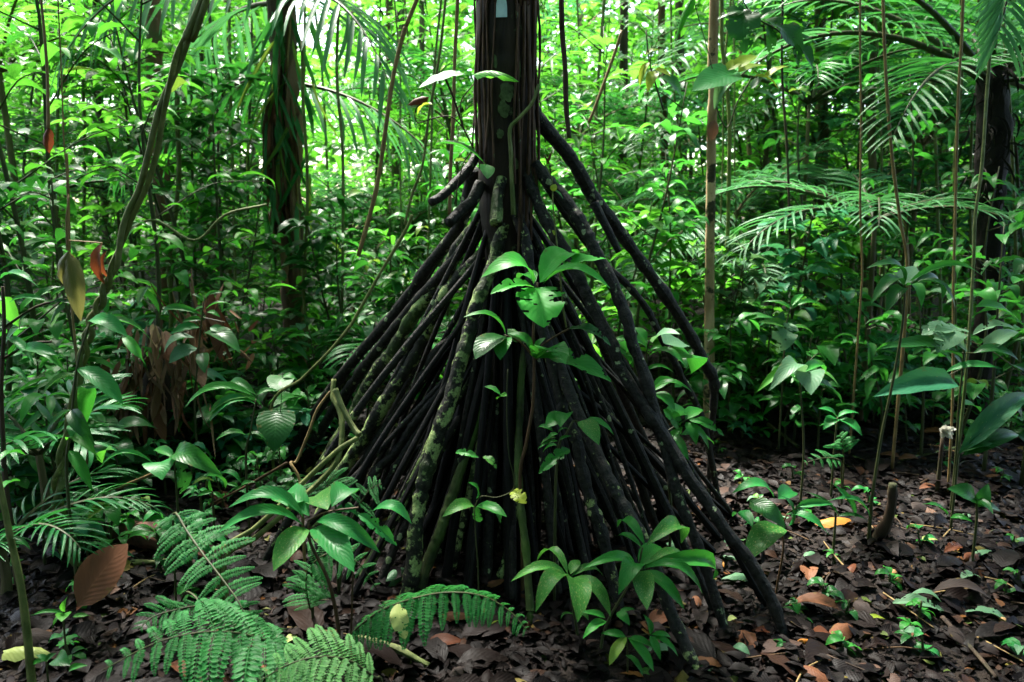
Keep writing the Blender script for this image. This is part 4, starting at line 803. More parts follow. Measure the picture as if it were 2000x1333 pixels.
# the understory behind
def free(x, y):
    if abs(x-PX) < .9 and y < 4.4: return False
    if x > .6 and y < 5.0: return False
    return True
cnt = 0
while cnt < 290:
    Y = 4.6+9.5*r2.random()**1.1; px = r2.uniform(-180, 2180); x = wx(px, Y)
    if not free(x, Y): continue
    h = r2.choice([.6, 1.2, 1.2, 2.2, 2.2, 3.5, 3.5]) if Y > 6.2 else r2.choice([.6, .6, 1.2, 1.2, 2.2])
    if px > 1380 and Y < 6.5: h = min(h, 1.2)
    if 520 < px < 720: h = min(h, 1.2)
    sp = r2.choice(['broad', 'broad', 'narrow', 'round', 'strap'] if Y > 5.5 else ['broad', 'narrow', 'broad'])
    br = .75 if px < 900 else .5
    mt = 'far' if r2.random() < (br if Y > 8 else .3) else r2.choice(['leaf', 'leaf', 'leafbright', 'leafdark', 'leafpale', 'leafpale2'])
    nb, npb = {.6: (8, 7), 1.2: (13, 8), 2.2: (20, 9), 3.5: (30, 9)}[h]
    add_shrub(x, Y, h, sp, mt, r2.randrange(2), r2.uniform(.82, 1.25), nb, npb); cnt += 1
# ------------------------------------------------------------------ trees of the middle distance
def tree(name, label, px, Y, w_, mat, top=6.5, crown_z=4.2, crown_r=1.5, nleaf=500, lmat='far', lean=0.):
    """px: points of the trunk axis from the top of the frame to the foot"""
    pts = [P(x, y, Y) for x, y in px]; f = pts[-1]; pts[-1] = np.array([f[0], Y, gh(f[0], Y)-.05])
    t_ = pts[0]; pts = [np.array([t_[0]+lean, Y+.1, top])]+pts
    base = np.array([pts[-1][0], Y, gh(pts[-1][0], Y)]); root = empty(name, base, label, 'tree')
    r_ = w_/2*Y/FPX; rows = 60
    limbs = MB().add(tube_tpl(np.array(pts)-base, [r_*.85]+[r_]*(len(pts)-2)+[r_*1.25], 14, rows=rows, bump=.07, seed=len(label)))
    rr = np.random.default_rng(len(label)); K = nleaf
    c0 = np.array([pts[0][0], pts[0][1], 0])-np.array([base[0], base[1], base[2]])
    tips = []
    for b in range(9):
        a = b*2.4; z0 = crown_z+(top-crown_z)*rr.random(); o = np.array([c0[0], c0[1], z0]); e = o+np.array([math.cos(a), math.sin(a), rr.uniform(.0, .7)])*crown_r*rr.uniform(.6, 1.)
        limbs.add(tube_tpl([o, (o+e)/2+np.array([0, 0, .1]), e], [r_*.4, .008], 5, rows=8, cap=False)); tips += [o*.5+e*.5, e, e, o*.25+e*.75]
    link('trunk', limbs.mesh('trunk', MAT[mat]), root)
    tips = np.array(tips); cpos = tips[rr.integers(0, len(tips), K)]+rr.normal(0, .28, (K, 3))*crown_r*.7
    mc = MB(); mc.many(LOW['broad'], rand_frames(rr, K, .22, .10), cpos)
    tag(link('crown', mc.mesh('crown', MAT[lmat]), root), kind='stuff'); return root
def rand_frames(rr, K, L, W, flat=.6):
    az = rr.uniform(0, 2*np.pi, K); dz = rr.uniform(-.8, .4, K); d = np.stack([np.cos(az), np.sin(az), dz], 1); d /= np.linalg.norm(d, axis=1)[:, None]
    up = rr.normal(0, flat, (K, 3))+np.array([0, 0, 1.]); x = np.cross(d, up); x /= np.linalg.norm(x, axis=1)[:, None]+1e-9; z = np.cross(x, d)
    s = rr.uniform(.65, 1.25, K)
    return np.stack([x*(W*s)[:, None], d*(L*s)[:, None], z*(L*s)[:, None]], 2)
tree('rainforest_tree', 'reddish-brown slender trunk beside the smooth green sapling stem', [(296,-20),(302,120),(306,250),(318,380),(322,560),(328,740)], 6.4, 30, 'barkred')
tree('rainforest_tree', 'pale whitish slender trunk wrapped by a green liana', [(1396,-20),(1394,150),(1390,260),(1388,400),(1386,560),(1384,850)], 4.7, 18, 'barkpale')
tree('rainforest_tree', 'straight olive-brown trunk rising through palm fronds', [(1604,-20),(1606,150),(1608,300),(1606,450),(1608,600),(1610,690)], 7.2, 19, 'barkolive')
tree('rainforest_tree', 'thin forked brown trunk standing between olive trunk and bristly palm', [(1702,240),(1704,330),(1700,430),(1692,540),(1684,640),(1680,700)], 6.6, 14, 'barkolive', top=3.2, crown_z=2.2, crown_r=.7, nleaf=120)
for i, (px, Y, w_, mt, wd) in enumerate([(400,9.5,16,'barkdark','dark'),(450,12,12,'barkred','reddish'),(205,9,14,'barkdark','dark'),(60,10,12,'barkolive','olive'),(770,10,16,'barkdark','dark'),(760,12.5,14,'barkred','reddish'),(830,9.5,10,'barkolive','olive'),(1215,10,16,'barkdark','dark'),(1300,8.2,14,'barkred','reddish'),(1335,11.5,18,'barkdark','dark'),
      (1500,12,12,'barkolive','olive'),(1470,9.5,9,'barkpale','pale'),(1760,9.6,14,'barkdark','dark'),(1850,11,16,'barkolive','olive'),(1990,8.5,16,'barkdark','dark'),(1150,13,12,'barkpale','pale'),(500,13,14,'barkolive','olive'),(130,13,14,'barkred','reddish'),(1600,13,14,'barkred','reddish')]):
    j = rnd.uniform(-25, 25)
    tree('forest_tree', f"{wd} distant slender trunk {where(px)}", [(px+j,-20),(px+j*.6,200),(px,400),(px-j*.3,640)], Y, w_, mt, top=7.5+.1*i, crown_z=3.4, crown_r=1.0 if 350 < px < 850 else 1.7, nleaf=220 if 350 < px < 850 else 420)

# the dark trunk hung with strap leaves
ek = P(555, 0, 5.4)
dt = empty('epiphyte_hung_palm', (P(575, 760, 5.4)[0], 5.4, gh(P(575, 760, 5.4)[0], 5.4)), 'dark rough trunk hung with long drooping strap leaves and dead fibres', 'palm tree')
dl = np.array(dt.location); pts = [P(x, y, 5.4) for x, y in [(548,-20),(553,100),(556,200),(565,330),(572,460),(576,600),(580,740)]]; pts = [pts[0]+np.array([-.05, 0, 2.6])]+pts
link('trunk', MB().add(tube_tpl(np.array(pts)-dl, [.085, .088, .09, .085, .08, .075, .08, .095], 16, rows=70, bump=.12, seed=8)).mesh('trunk', MAT['barkhung']), dt)
for i in range(26):
    x, y = rnd.uniform(528, 590), rnd.uniform(-10, 420); a = P(x, y, 5.3); ln = rnd.uniform(.25, .7)
    put_leaf(dt, a, a+np.array([rnd.uniform(-.05, .05), rnd.uniform(-.06, 0), -ln]), rnd.uniform(.02, .05), 'curl', 'sheathleaf', (rnd.uniform(-.5, .5), -1, .1), name='dead_fibre')
def palm_frond(root, o, az, el, L, droop, nl=22, ll=.4, lw=.035, mat='palm', hang_=.3, name='frond', ang=60):
    """a feather frond: rachis with each leaflet a mesh of its own"""
    loc = np.array(root.location); h = np.array([math.cos(az), math.sin(az), 0]); c = []
    for k in range(9):
        u = k/8; c.append(o+h*L*u*math.cos(el)*(1-.12*u*u)+np.array([0, 0, L*(u*math.sin(el)-droop*u*u)]))
    c = resample(c, 50); tg = np.gradient(c, axis=0)
    fr = link(name, MB().add(tube_tpl(c[::7]-loc, [.010*L+.004, .002], 5, rows=20)).mesh('rachis', MAT['stem']), root)
    for i in range(nl):
        u = .14+.85*i/(nl-1); k = min(49, int(u*49)); d = nrm(tg[k]); side = nrm(np.cross(d, (0, 0, 1))); n_ = np.cross(side, d)
        l_ = ll*rnd.uniform(.75, 1.05)*(math.sin(math.pi*(.18+.74*u))**.7)*rnd.uniform(.9, 1.1)
        for s in (-1, 1):
            a = R(ang*(1-.45*u)); v = d*math.cos(a)+s*side*math.sin(a)+n_*.12-np.array([0, 0, hang_])
            put_leaf(fr, c[k], c[k]+nrm(v)*l_, lw*(l_/ll)**.4, 'strap', mat, n_, jit=.35, name='leaflet')
    return fr
for i in range(46):
    x, y = rnd.gauss(562, 24), rnd.uniform(-20, 430); a = P(x, y, 5.28); L = rnd.uniform(.25, .62); dx = rnd.gauss(0, .16)
    put_leaf(dt, a, a+np.array([dx, rnd.uniform(-.15, .0), -L]), rnd.uniform(.018, .042), 'strap', rnd.choice(['palmpale', 'palm', 'palm', 'leafdark', 'leafyg']), (rnd.uniform(-.6, .6), -1, .3), name='strap_leaf', jit=.4)
top = P(555, -20, 5.4)
for az, el, L, dr, z in [(2.9, .5, 1.9, .55, .5), (3.5, .4, 1.8, .6, .3), (.2, .5, 1.9, .55, .4), (-.5, .4, 1.7, .6, .35), (4.0, .2, 1.6, .6, .0), (-.9, .1, 1.6, .55, -.1), (2.5, .2, 1.7, .5, -.1), (3.2, -.1, 1.3, .4, -.55), (-.2, -.1, 1.3, .4, -.6)]:
    palm_frond(dt, top+np.array([0, -.05, z]), az, el, L, dr, nl=14, ll=.66, lw=.034, mat=rnd.choice(['palm', 'palmpale', 'palmpale']), hang_=rnd.uniform(.7, 1.4), ang=50)
# dark bristly palm
bp = P(1935, 300, 4.9); bt = empty('bristly_palm', (bp[0], 4.9, gh(bp[0], 4.9)), 'dark bristly palm trunk with arching feather fronds', 'palm tree'); bl = np.array(bt.location)
pts = [P(x, y, 4.9) for x, y in [(1936,110),(1938,180),(1940,260),(1935,360),(1932,480),(1930,640)]]+[bl-np.array([0, 0, .05])]
link('trunk', MB().add(tube_tpl(np.array(pts)-bl, [.05, .085, .10, .085, .075, .075, .09], 14, rows=50, bump=.14, seed=2)).mesh('trunk', MAT['barkblack']), bt)
for i in range(70):
    x, y = rnd.gauss(1936, 22), rnd.uniform(110, 420); a = P(x, y, 4.82)
    put_leaf(bt, a, a+np.array([rnd.uniform(-.12, .12), -.05, rnd.uniform(-.25, .12)]), rnd.uniform(.008, .022), 'lance', 'fibreblack', (0, -1, .2), name='dead_fibre')
ct = P(1936, 130, 4.9)
for az, el, L, dr, mt in [(3.05, .62, 2.3, .62, 'palmpale'), (3.5, .75, 2.2, .5, 'palm'), (2.6, .8, 2.2, .45, 'palmpale'), (4.2, .95, 1.6, .5, 'palmpale'), (.2, .6, 1.9, .5, 'palm'), (-.5, .8, 1.8, .5, 'palm'), (1.4, .9, 1.9, .45, 'palm'), (5.2, .9, 1.6, .5, 'palmpale'), (3.9, .25, 1.7, .5, 'palm'), (.6, .2, 1.6, .55, 'palm'), (5.4, .1, 1.3, .6, 'palm')]:
    palm_frond(bt, ct+np.array([0, 0, -.1]), az, el, L, dr, nl=22, ll=.48, lw=.019, mat=mt, hang_=.22)
def small_palm(label, px, Y, z0, fr, mat='palm', nl=17, ll=.36, lw=.018, hang_=.2):
    x = wx(px, Y); base = np.array([x, Y, gh(x, Y)]); root = empty('understory_palm', base, label, 'palm')
    stem_part(root, [([base+np.array([0, 0, z0]), base+np.array([.01, 0, z0*.5]), base-np.array([0, 0, .03])], [.014, .018, .022])], 'barkolive', n=8)
    for az, el, L, dr in fr: palm_frond(root, base+np.array([0, 0, z0-.02]), az, el, L, dr, nl, ll, lw, mat, hang_)
small_palm('understory palm with bluish feather fronds before the olive trunk', 1700, 5.0, 1.35, [(3.0,.55,1.5,.45),(3.6,.35,1.4,.5),(2.4,.6,1.4,.4),(4.3,.5,1.2,.5),(.1,.5,1.3,.5),(5.4,.4,1.2,.5),(1.4,.7,1.3,.4)], 'palmpale')
small_palm('tall understory palm with fronds arching past the olive trunk', 1560, 6.2, 2.2, [(3.3,.5,1.7,.5),(0.,.5,1.7,.5),(4.4,.5,1.4,.5),(5.3,.6,1.5,.45),(2.0,.6,1.6,.4),(1.0,.6,1.6,.4)], 'palm')
small_palm('low glossy feather palm beside the twisted liana', 40, 2.9, .4, [(.3,.85,.55,.45),(2.6,.75,.6,.45),(-.5,.7,.5,.5),(3.6,.5,.6,.5),(1.3,.9,.6,.4),(-1.4,.75,.5,.5)], 'palmgloss', 9, .24, .026, .2)
small_palm('low palm with thin striped leaflets in the dark corner below the shiny sapling', -60, 2.5, .22, [(.2,.7,.75,.5),(-.5,.7,.7,.5),(.9,.8,.7,.5),(-1.3,.6,.5,.5)], 'palmgloss', 15, .20, .011, .2)
small_palm('bright backlit palm behind the reddish trunk', 240, 7.2, 1.5, [(3.3,.4,1.4,.5),(0.2,.5,1.4,.5),(4.4,.3,1.2,.5),(5.3,.4,1.3,.5),(2.0,.6,1.4,.4)], 'palmpale')
small_palm('grey-green fan of palm fronds glimpsed beyond the twisted liana', 120, 5.6, 1.4, [(3.4,.3,1.0,.5),(0.1,.4,1.1,.5),(4.6,.2,1.0,.5),(1.6,.5,1.1,.4)], 'palmpale', 16, .34)
small_palm('feather palm seedling under the leaning liana', 770, 4.5, .55, [(3.0,.6,.8,.5),(.3,.6,.8,.5),(4.3,.6,.7,.5),(5.5,.6,.7,.5),(1.6,.8,.8,.4)], 'palm', 14, .26, .022)
small_palm('pale-backed palm frond plant beyond the pale slender trunk', 1480, 6.0, .95, [(3.1,.4,.9,.5),(.2,.35,1.0,.5),(4.5,.4,.9,.5),(5.6,.4,.9,.5)], 'palmpale', 16, .30)
hang('overhanging_palm_frond', 'bluish palm frond reaching in from above the bristly palm', [[(1990,-120),(1975,-40),(1962,20),(1950,60)]], [], 3.0, cat='palm')
of = bpy.data.objects[[o.name for o in col.objects if o.name.startswith('overhanging_palm_frond')][-1]]
for i in range(15):
    u = i/14; y0 = -110+170*u; x0 = 1988-40*u
    for s in (-1, 1):
        a = P(x0, y0, 3.0); c_ = P(x0+s*(85-40*u), y0+70+30*u, 2.95+rnd.uniform(-.04, .04)); put_leaf(of, a, c_, .02, 'strap', 'palmpale', (0, -.9, .4), name='leaflet', jit=.1)

PP = {}
def far_palm(px, Y, mat, kk):
    if (mat, kk) not in PP:
        r_ = random.Random(kk*7+3); fm, sm = MB(), MB(); z0 = (1.2, 2.0, 2.8)[kk]
        sm.add(tube_tpl([(0, 0, -.05), (.03, 0, z0*.5), (0, 0, z0)], [.035, .025, .02], 8, rows=12))
        for f in range(10):
            az = f*2.4+r_.uniform(-.3, .3); el = r_.uniform(.15, .95); L = r_.uniform(1.2, 1.8); dr = r_.uniform(.4, .65); h_ = np.array([math.cos(az), math.sin(az), 0])
            c = resample([np.array([0, 0, z0])+h_*L*u*math.cos(el)+np.array([0, 0, L*(u*math.sin(el)-dr*u*u)]) for u in np.linspace(0, 1, 7)], 40); tg = np.gradient(c, axis=0)
            sm.add(tube_tpl(c[::6], [.012, .003], 4, rows=10, cap=False))
            for i in range(26):
                u = .1+.88*i/25; k = int(u*39); d = nrm(tg[k]); sd_ = nrm(np.cross(d, (0, 0, 1))); n_ = np.cross(sd_, d); l_ = .42*math.sin(math.pi*(.16+.76*u))**.7*r_.uniform(.8, 1.05)
                for q in (-1, 1):
                    v = nrm(d*.55+q*sd_*.8+n_*.1-np.array([0, 0, r_.uniform(.05, .4)])); fm.add(LOW['strap'], frame(v, n_)*np.array([.022, l_, l_])[None, :], c[k])
        PP[mat, kk] = (sm.mesh('stem', MAT['barkolive']), fm.mesh('crown', MAT[mat]))
    hue = {'palm': 'mid-green', 'palmpale': 'pale bluish', 'far': 'bright backlit'}[mat]; lb = f'{hue} feather palm with arching fronds {where(px)}'
    x = wx(px, Y); r_ = empty('forest_palm', (x, Y, gh(x, Y)), lb, 'palm', lb); r_.rotation_euler = (0, 0, rnd.uniform(0, 6.28)); sc_ = rnd.uniform(.85, 1.2); r_.scale = (sc_, sc_, sc_)
    link('stem', PP[mat, kk][0], r_); tag(link('crown', PP[mat, kk][1], r_), kind='stuff')
for px, Y, mt, kk in [(1480,7.6,'palmpale',2),(1660,7.2,'palm',2),(1780,6.6,'palmpale',1),(1880,7.8,'far',2),(2000,6.6,'palmpale',1),(1560,9,'far',2),(1720,9.5,'palmpale',2),(1340,8.4,'palm',1),(1240,7.4,'palm',0),(1420,6.6,'palmpale',0),(120,7.6,'palmpale',1),(40,6.4,'far',1),(220,9,'far',2),(430,7.4,'palm',1),(400,10,'far',2),(780,7.0,'palm',0),(820,9,'far',1),(690,7.6,'palmpale',0),(320,8.6,'palmpale',1),(880,8,'palm',1),(1130,8.6,'palm',1),(1950,9,'far',2)]: far_palm(px, Y, mt, kk)
# ------------------------------------------------------------------ dead palm stump with hanging sheaths
sp_ = P(310, 800, 3.9); st = empty('dead_palm_stump', (sp_[0], 3.9, gh(sp_[0], 3.9)), 'rotting palm stump with torn brown dead sheaths', 'stump'); sl = np.array(st.location)
pts = [P(x, y, 3.9) for x, y in [(300,640),(306,700),(310,760),(305,820)]]+[sl-np.array([0, 0, .05])]
link('stump_core', MB().add(tube_tpl(np.array(pts)-sl, [.03, .06, .08, .10, .13], 14, rows=30, bump=.16, seed=4)).mesh('stump_core', MAT['barkdark']), st)
for i in range(0, 120, 1):      # torn strips: most hang, some still stand or lean against the stump
    if i < 74: bx = rnd.gauss(310, 42); by = rnd.uniform(630, 790); tx = bx+rnd.gauss(0, 22); ty = by+rnd.uniform(40, 115); d1 = -.2
    elif i < 92: bx = rnd.uniform(370, 480); by = rnd.uniform(640, 720); tx = bx+rnd.gauss(-20, 28); ty = by-rnd.uniform(40, 150); d1 = .0
    elif i < 106: bx = rnd.uniform(205, 270); by = rnd.uniform(700, 800); tx = bx-rnd.uniform(-20, 35); ty = by+rnd.uniform(50, 110); d1 = -.25
    else: bx = rnd.uniform(420, 500); by = rnd.uniform(610, 700); tx = bx-rnd.uniform(-30, 50); ty = by+rnd.uniform(-50, 70); d1 = .0
    a, c_ = P(bx, by, 3.72+rnd.uniform(-.08, .12)), P(tx, ty, 3.78+d1)
    c_[2] = max(c_[2], gh(c_[0], c_[1])+.02)
    put_leaf(st, a, c_, rnd.choice([.008, .012, .018, .026]), rnd.choice(['curl', 'strap', 'strap']), rnd.choice(['sheathtan', 'sheathleaf', 'sheathleaf', 'leaftan']), (rnd.uniform(-1, 1), -1, rnd.uniform(-.3, .4)), name='dead_sheath', jit=.5)
lg0, lg1 = P(190, 940, 3.0), P(400, 985, 2.75); lg0[2] = gh(lg0[0], lg0[1])+.04; lg1[2] = gh(lg1[0], lg1[1])+.02
lo = link('fallen_log', MB().add(tube_tpl([lg0, (lg0+lg1)/2+np.array([0, 0, .012]), lg1], [.052, .048, .028], 14, rows=36, bump=.10, seed=6)).mesh('fallen_log', MAT['log'])); tag(lo, 'reddish rotting log lying on the litter before the dead stump', 'log')
def stick(label, a, b, ra, rb, mat, seed, name='fallen_stick', lift=.0, group=None):
    m_ = (a+b)/2+np.array([rnd.uniform(-.02, .02), rnd.uniform(-.02, .02), lift]); 
    o = link(name, MB().add(tube_tpl([a, m_, b], [ra, (ra+rb)/2, rb], 8, rows=16, bump=.12, seed=seed)).mesh(name, MAT[mat])); return tag(o, label, 'stick', group)
def gp(x, y, dz=.012): g = G(x, y); g[2] = gh(g[0], g[1])+dz; return g
stick('brown knobbly stick lying between the pale fern and the arching fern', gp(690, 1262, .03), gp(838, 1312, .02), .014, .009, 'liana', 3, lift=.01)
stick('short broken wood stub leaning upright out of the open litter', P(1744,945,2.95), gp(1712, 1050, -.02), .016, .026, 'barkdark', 4, 'wood_stub')
stick('thin brown stick in the litter crossing before the red log', gp(180, 985, .015), P(312, 920, 2.9), .008, .006, 'lianatan', 5)
stick('long thin stick reaching toward the red log over seedlings', P(560,905,2.85), gp(400, 1000, .02), .006, .005, 'stembrown', 9)
stick('dark grey stick lying across the open litter corner', gp(1840, 1215, .015), gp(1945, 1333, .015), .009, .006, 'barkdark', 7)
stick('pale grey stick slanting over the litter behind the fallen orange leaf', gp(1760, 905, .02), gp(1905, 870, .02), .009, .006, 'liana', 8)
stick('brown stick end showing on the litter behind the root feet', gp(1500, 835, .02), gp(1560, 880, .02), .012, .008, 'barkolive', 11)
for i in range(46):
    px, py = (rnd.uniform(1200, 2000), rnd.uniform(860, 1330)) if i % 3 else (rnd.uniform(0, 900), rnd.uniform(920, 1330))
    a = gp(px, py, .014); an = rnd.uniform(0, 6.28); L = rnd.uniform(.08, .3); b = a+np.array([math.cos(an)*L, math.sin(an)*L, 0]); b[2] = gh(b[0], b[1])+rnd.uniform(.01, .03)
    side = 'on the open litter beside the long root' if px > 1190 else 'on the litter around the ferns'
    stick(f'thin dry twig {side}', a, b, .0035, .002, rnd.choice(['lianatan', 'stembrown', 'barkdark']), i, 'fallen_twig', .008, f'twigs {side}')

# ------------------------------------------------------------------ fallen leaves one can pick out
def ground_leaf(px, py, ln, wr, mat, kind, label, group=None, yaw=None, tilt=.15, lift=.02):
    g = G(px, py); g[2] = gh(g[0], g[1])+lift; yaw = rnd.uniform(0, 6.28) if yaw is None else yaw
    d = np.array([math.cos(yaw), math.sin(yaw), rnd.uniform(-.1, .1)]); A = frame(d, nrm([rnd.uniform(-tilt, tilt), rnd.uniform(-tilt, tilt)-.1, 1]))*np.array([ln*wr, ln, ln])[None, :]
    o = link('fallen_leaf', leaf_mesh(kind, rnd.randrange(3), mat), None, M4(A, g-d*ln*.5)); return tag(o, label, 'leaf', group)
b0 = P(152, 1185, 2.25); t0 = P(250, 1062, 2.35); A = frame(t0-b0, (-.35, -1, .35))*np.array([.155, np.linalg.norm(t0-b0), np.linalg.norm(t0-b0)*.5])[None, :]
b0[2] = max(b0[2], gh(b0[0], b0[1])+.01)
tag(link('fallen_leaf', leaf_mesh('elliptic', 0, 'leaftan'), None, M4(A, b0)), 'large tan dead leaf propped behind the twisted liana foot', 'leaf')
for a_ in [(1632, 1030, .19, .5, 'leaforange', 'curl', 'big orange-brown curled leaf lying beside the four-leaved seedling', .1), (1795, 1200, .17, .32, 'leafpale', 'ragged', 'pale green fallen leaf lying on the open dark litter', -.3), (1430, 1222, .04, .6, 'leafpaleyellow', 'elliptic', 'small yellow leaf lying by the long root foot', .4),
           (1815, 1065, .07, .5, 'leafpaleyellow', 'ovate', 'yellow leaf on the litter near the leaning wood stub', .1), (1705, 1222, .08, .35, 'leafyellow', 'elliptic', 'lime green narrow leaf on the open litter', .0), (1645, 1245, .12, .5, 'leaftan', 'curl', 'pinkish tan curled leaf with green neighbours on the litter', .6), (1895, 1140, .08, .55, 'leafpale', 'ragged', 'pale greyish green leaf scrap on the open litter', .2),
           (1600, 1205, .20, .36, 'leaftan', 'lance', 'long brown leaf lying beside the long root foot', -.5), (1545, 1235, .14, .6, 'leafgrey', 'ovate', 'grey-brown leaf lying at the tip of the long root', 2.4), (1880, 1180, .2, .3, 'leafgrey', 'lance', 'long olive-grey leaf lying on the open litter', -.4), (1520, 1180, .09, .4, 'leafgrey', 'curl', 'pale grey curled leaf on the litter', -.8),
           (50, 1290, .16, .4, 'leafpaleyellow', 'curl', 'long yellow-brown leaf in the litter below the slanting stem', .1), (60, 1265, .15, .6, 'leafgrey', 'curl', 'whitish grey dead leaf curled in the litter', .3), (570, 1260, .05, .6, 'leafpaleyellow', 'elliptic', 'small yellow leaf between the fan fern and arching fern', 1.2), (1290, 1225, .1, .6, 'leaftan', 'ovate', 'tan dead leaf under the whorled seedling', .5),
           (620, 895, .12, .5, 'leaforange', 'curl', 'orange dead leaf on the floor behind the mossy lianas', .2), (500, 905, .10, .6, 'leafred', 'curl', 'rust dead leaf near the heart-leaved plant', 1.0), (870, 1270, .12, .5, 'leafred', 'ovate', 'dark red-brown leaf before the arching fern', .2), (960, 1230, .08, .5, 'leafyellow', 'elliptic', 'lime leaf scrap under the arching fern tip', .8)]:
    ground_leaf(*a_[:7], yaw=a_[7])
for i in range(110):
    right = i % 4 != 0; px, py = (rnd.uniform(1190, 2000), rnd.uniform(860, 1330)) if right else (rnd.uniform(0, 1000), rnd.uniform(930, 1330))
    mt, wd = rnd.choice([('leaftan', 'tan'), ('leafgrey', 'grey-brown'), ('leafgrey', 'grey-brown'), ('leafred', 'rust-red'), ('leafwet', 'dark wet brown'), ('leafwet', 'dark wet brown'), ('leafwet', 'dark wet brown'), ('leafpale', 'fallen green'), ('leaforange', 'orange')] )
    side = 'open litter beside the long root' if right else 'litter around the ferns'
    ground_leaf(px, py, rnd.uniform(.06, .14)*(1 if mt != 'leaforange' else .5), rnd.uniform(.38, .6), mt, rnd.choice(['curl', 'curl', 'ovate', 'elliptic', 'ragged']), f'{wd} dead leaf lying on the {side}', f'{wd} leaves on the {side}', tilt=.35)
# tan berries and the white fungus tuft
for px, py in ((1958, 1220), (1745, 1125), (1755, 1142)):
    g = gp(px, py, .012); o = link('fallen_berry', MB().add(tube_tpl([g-np.array([.013, 0, 0]), g-np.array([.009, 0, 0]), g, g+np.array([.009, 0, 0]), g+np.array([.013, 0, 0])], [.003, .010, .0135, .010, .003], 10, rows=11, bump=.03)).mesh('fallen_berry', MAT['berry']))
    tag(o, 'small round tan fruit lying on the open litter', 'fruit', 'fallen tan fruits')
fg = P(1842, 842, 3.6); fr_ = empty('white_fungus', (fg[0], 3.6, gh(fg[0], 3.6)), 'white frilly fungus tuft on a stalk beyond the straight cane', 'fungus')
stem_part(fr_, [([fg, np.array([fg[0], 3.6, gh(fg[0], 3.6)-.02])], [.008, .012])], 'barkdark')
for i in range(16):
    d = nrm([rnd.uniform(-1, 1), -.6, rnd.uniform(-.8, 1)]); put_leaf(fr_, fg, fg+d*rnd.uniform(.03, .06), .03, 'ragged', 'fungusleaf', (0, -1, 0), jit=.6, name='frill')

# ------------------------------------------------------------------ leaf litter carpet
rr = np.random.default_rng(5); pts = []
def litter(n, y0, y1, half):
    y = y0+(y1-y0)*rr.random(n)**1.25; x = rr.uniform(-1, 1, n)*(half*y+.4); return np.stack([x, y], 1)
xy = np.concatenate([litter(44000, 1.5, 7.5, .72), litter(3500, 7, 14, .75), litter(1500, -1.5, 1.6, .9)+0])
feet = [G(*q[0][-1]) for q in ROOTS]; fe = np.concatenate([np.array(f[:2])+rr.normal(0, .055, (26, 2)) for f in feet]); nf = len(fe); xy = np.concatenate([xy, fe])
z = np.array([gh(a, b) for a, b in xy])+np.concatenate([rr.uniform(.0, .020, len(xy)-nf), rr.uniform(.01, .045, nf)]); o3 = np.concatenate([xy, z[:, None]], 1)
def flat_frames(K, L, W):
    az = rr.uniform(0, 2*np.pi, K); d = np.stack([np.cos(az), np.sin(az), rr.normal(0, .10, K)], 1); d /= np.linalg.norm(d, axis=1)[:, None]
    up = rr.normal(0, .2, (K, 3))+np.array([0, 0, 1.]); x = np.cross(d, up); x /= np.linalg.norm(x, axis=1)[:, None]; zz = np.cross(x, d); s = np.clip(rr.lognormal(-.45, .45, K), .2, 1.9)
    return np.stack([x*(W*s*rr.uniform(.7, 1.3, K))[:, None], d*(L*s)[:, None], zz*(L*s)[:, None]], 2)
ml = MB(); K = len(xy); tp = [leaf_tpl(.55, .7, 4, 1, -.3, .10, .0, curl=.3), leaf_tpl(.5, .7, 4, 1, .35, .05, .0), leaf_tpl(.6, .8, 4, 1, .2, -.12, .0, twist=.6), leaf_tpl(.4, .5, 3, 1, .3, .14, .0, twist=-.7)]
for q in range(4):
    s_ = slice(q*K//4, (q+1)*K//4) if False else np.arange(q, K, 4); ml.many(tp[q], flat_frames(len(s_), .064, .032), o3[s_])
bg_ = litter(650, 1.5, 6.5, .72); bz_ = np.array([gh(a, b) for a, b in bg_])+rr.uniform(.012, .03, len(bg_)); ml.many(leaf_tpl(.55, .8, 6, 2, .2, .08, .08, curl=.2, seed=3), flat_frames(len(bg_), .16, .075), np.concatenate([bg_, bz_[:, None]], 1))
tag(link('leaf_litter', ml.mesh('leaf_litter', MAT['litter'])), 'carpet of dark wet dead leaves covering the forest floor', 'leaf litter', kind='stuff')

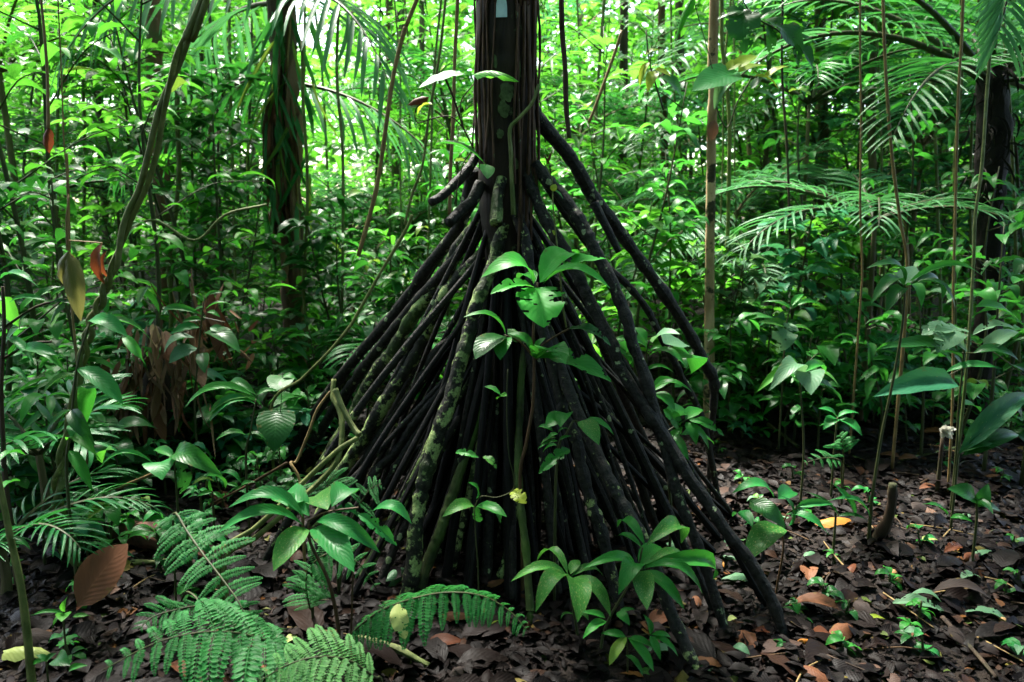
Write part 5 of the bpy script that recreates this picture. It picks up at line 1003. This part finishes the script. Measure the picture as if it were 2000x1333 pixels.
# ------------------------------------------------------------------ far wood and the unseen canopy, added to darken the foreground
rr = np.random.default_rng(9); far = MB(); DI = leaf_tpl(.5, .7, 2, 1, .3, .1, 0)
K = 60000; Y = rr.uniform(13.5, 24, K); px = rr.uniform(-250, 2250, K); X = (px-1000)/FPX*Y; Z = .5+rr.random(K)**.9*9.5*(Y/22)
cl = rr.uniform(0, 1, (900, 3)); ci = rr.integers(0, 900, K)     # gather into clumps
Yc = 13.5+10.5*cl[:, 1]; Xc = (cl[:, 0]*2500-250-1000)/FPX*Yc; Zc = .3+cl[:, 2]*9.5*(Yc/22)
pos = np.stack([Xc[ci], Yc[ci], Zc[ci]], 1)+rr.normal(0, 1, (K, 3))*np.array([.62, .5, .50])
keep = np.ones(K, bool)
sx_, sy_ = 1000+FPX*pos[:, 0]/pos[:, 1], 420-FPX*(pos[:, 2]-1.34)/pos[:, 1]*.97
keep &= ~((np.abs(sx_-612) < 62) & (sy_ < 125))
keep &= ~((sx_ < 950) & (sy_ < 330) & (rr.random(K) < .2)); keep &= ~((sx_ > 1050) & (sy_ < 260) & (rr.random(K) < .25))                 # an opening in the far wood
pos = pos[keep]; far.many(DI, rand_frames(rr, len(pos), .34, .19, .8), pos)
tag(link('far_wood', far.mesh('far_wood', MAT['far'])), 'bright backlit mass of foliage filling the distance', 'foliage', kind='stuff')
can = MB(); rr = np.random.default_rng(12)
nc = 420; ca = []
while len(ca) < nc:
    x, y = rr.uniform(-13, 13), rr.uniform(-13, 9)
    if y > 4.4+.8*math.sin(x*.6) and rr.random() > .10: continue
    if math.hypot(x, y) > 15: continue
    if math.hypot(x-.2, y-2.6) < 3.6 and rr.random() < .12: continue
    ca.append((x, y, rr.uniform(4.6, 8.5)))
for i in range(330):                                            # unseen leaf walls added to block light from behind and beside the viewer
    a = rr.uniform(math.pi*.92, math.pi*2.08); d = rr.uniform(5.5, 10); ca.append((d*math.cos(a), d*math.sin(a)-.5, rr.uniform(.3, 5.5)))
ca = np.array(ca); K = 34000; ci = rr.integers(0, len(ca), K); pos = ca[ci]+rr.normal(0, 1, (K, 3))*np.array([.75, .75, .4])
can.many(DI, rand_frames(rr, K, .42, .24, .5), pos)
tag(link('shade_canopy', can.mesh('shade_canopy', MAT['canopy'])), 'unseen leaf canopy added overhead and around the viewer to shade the clearing', 'canopy', kind='stuff')
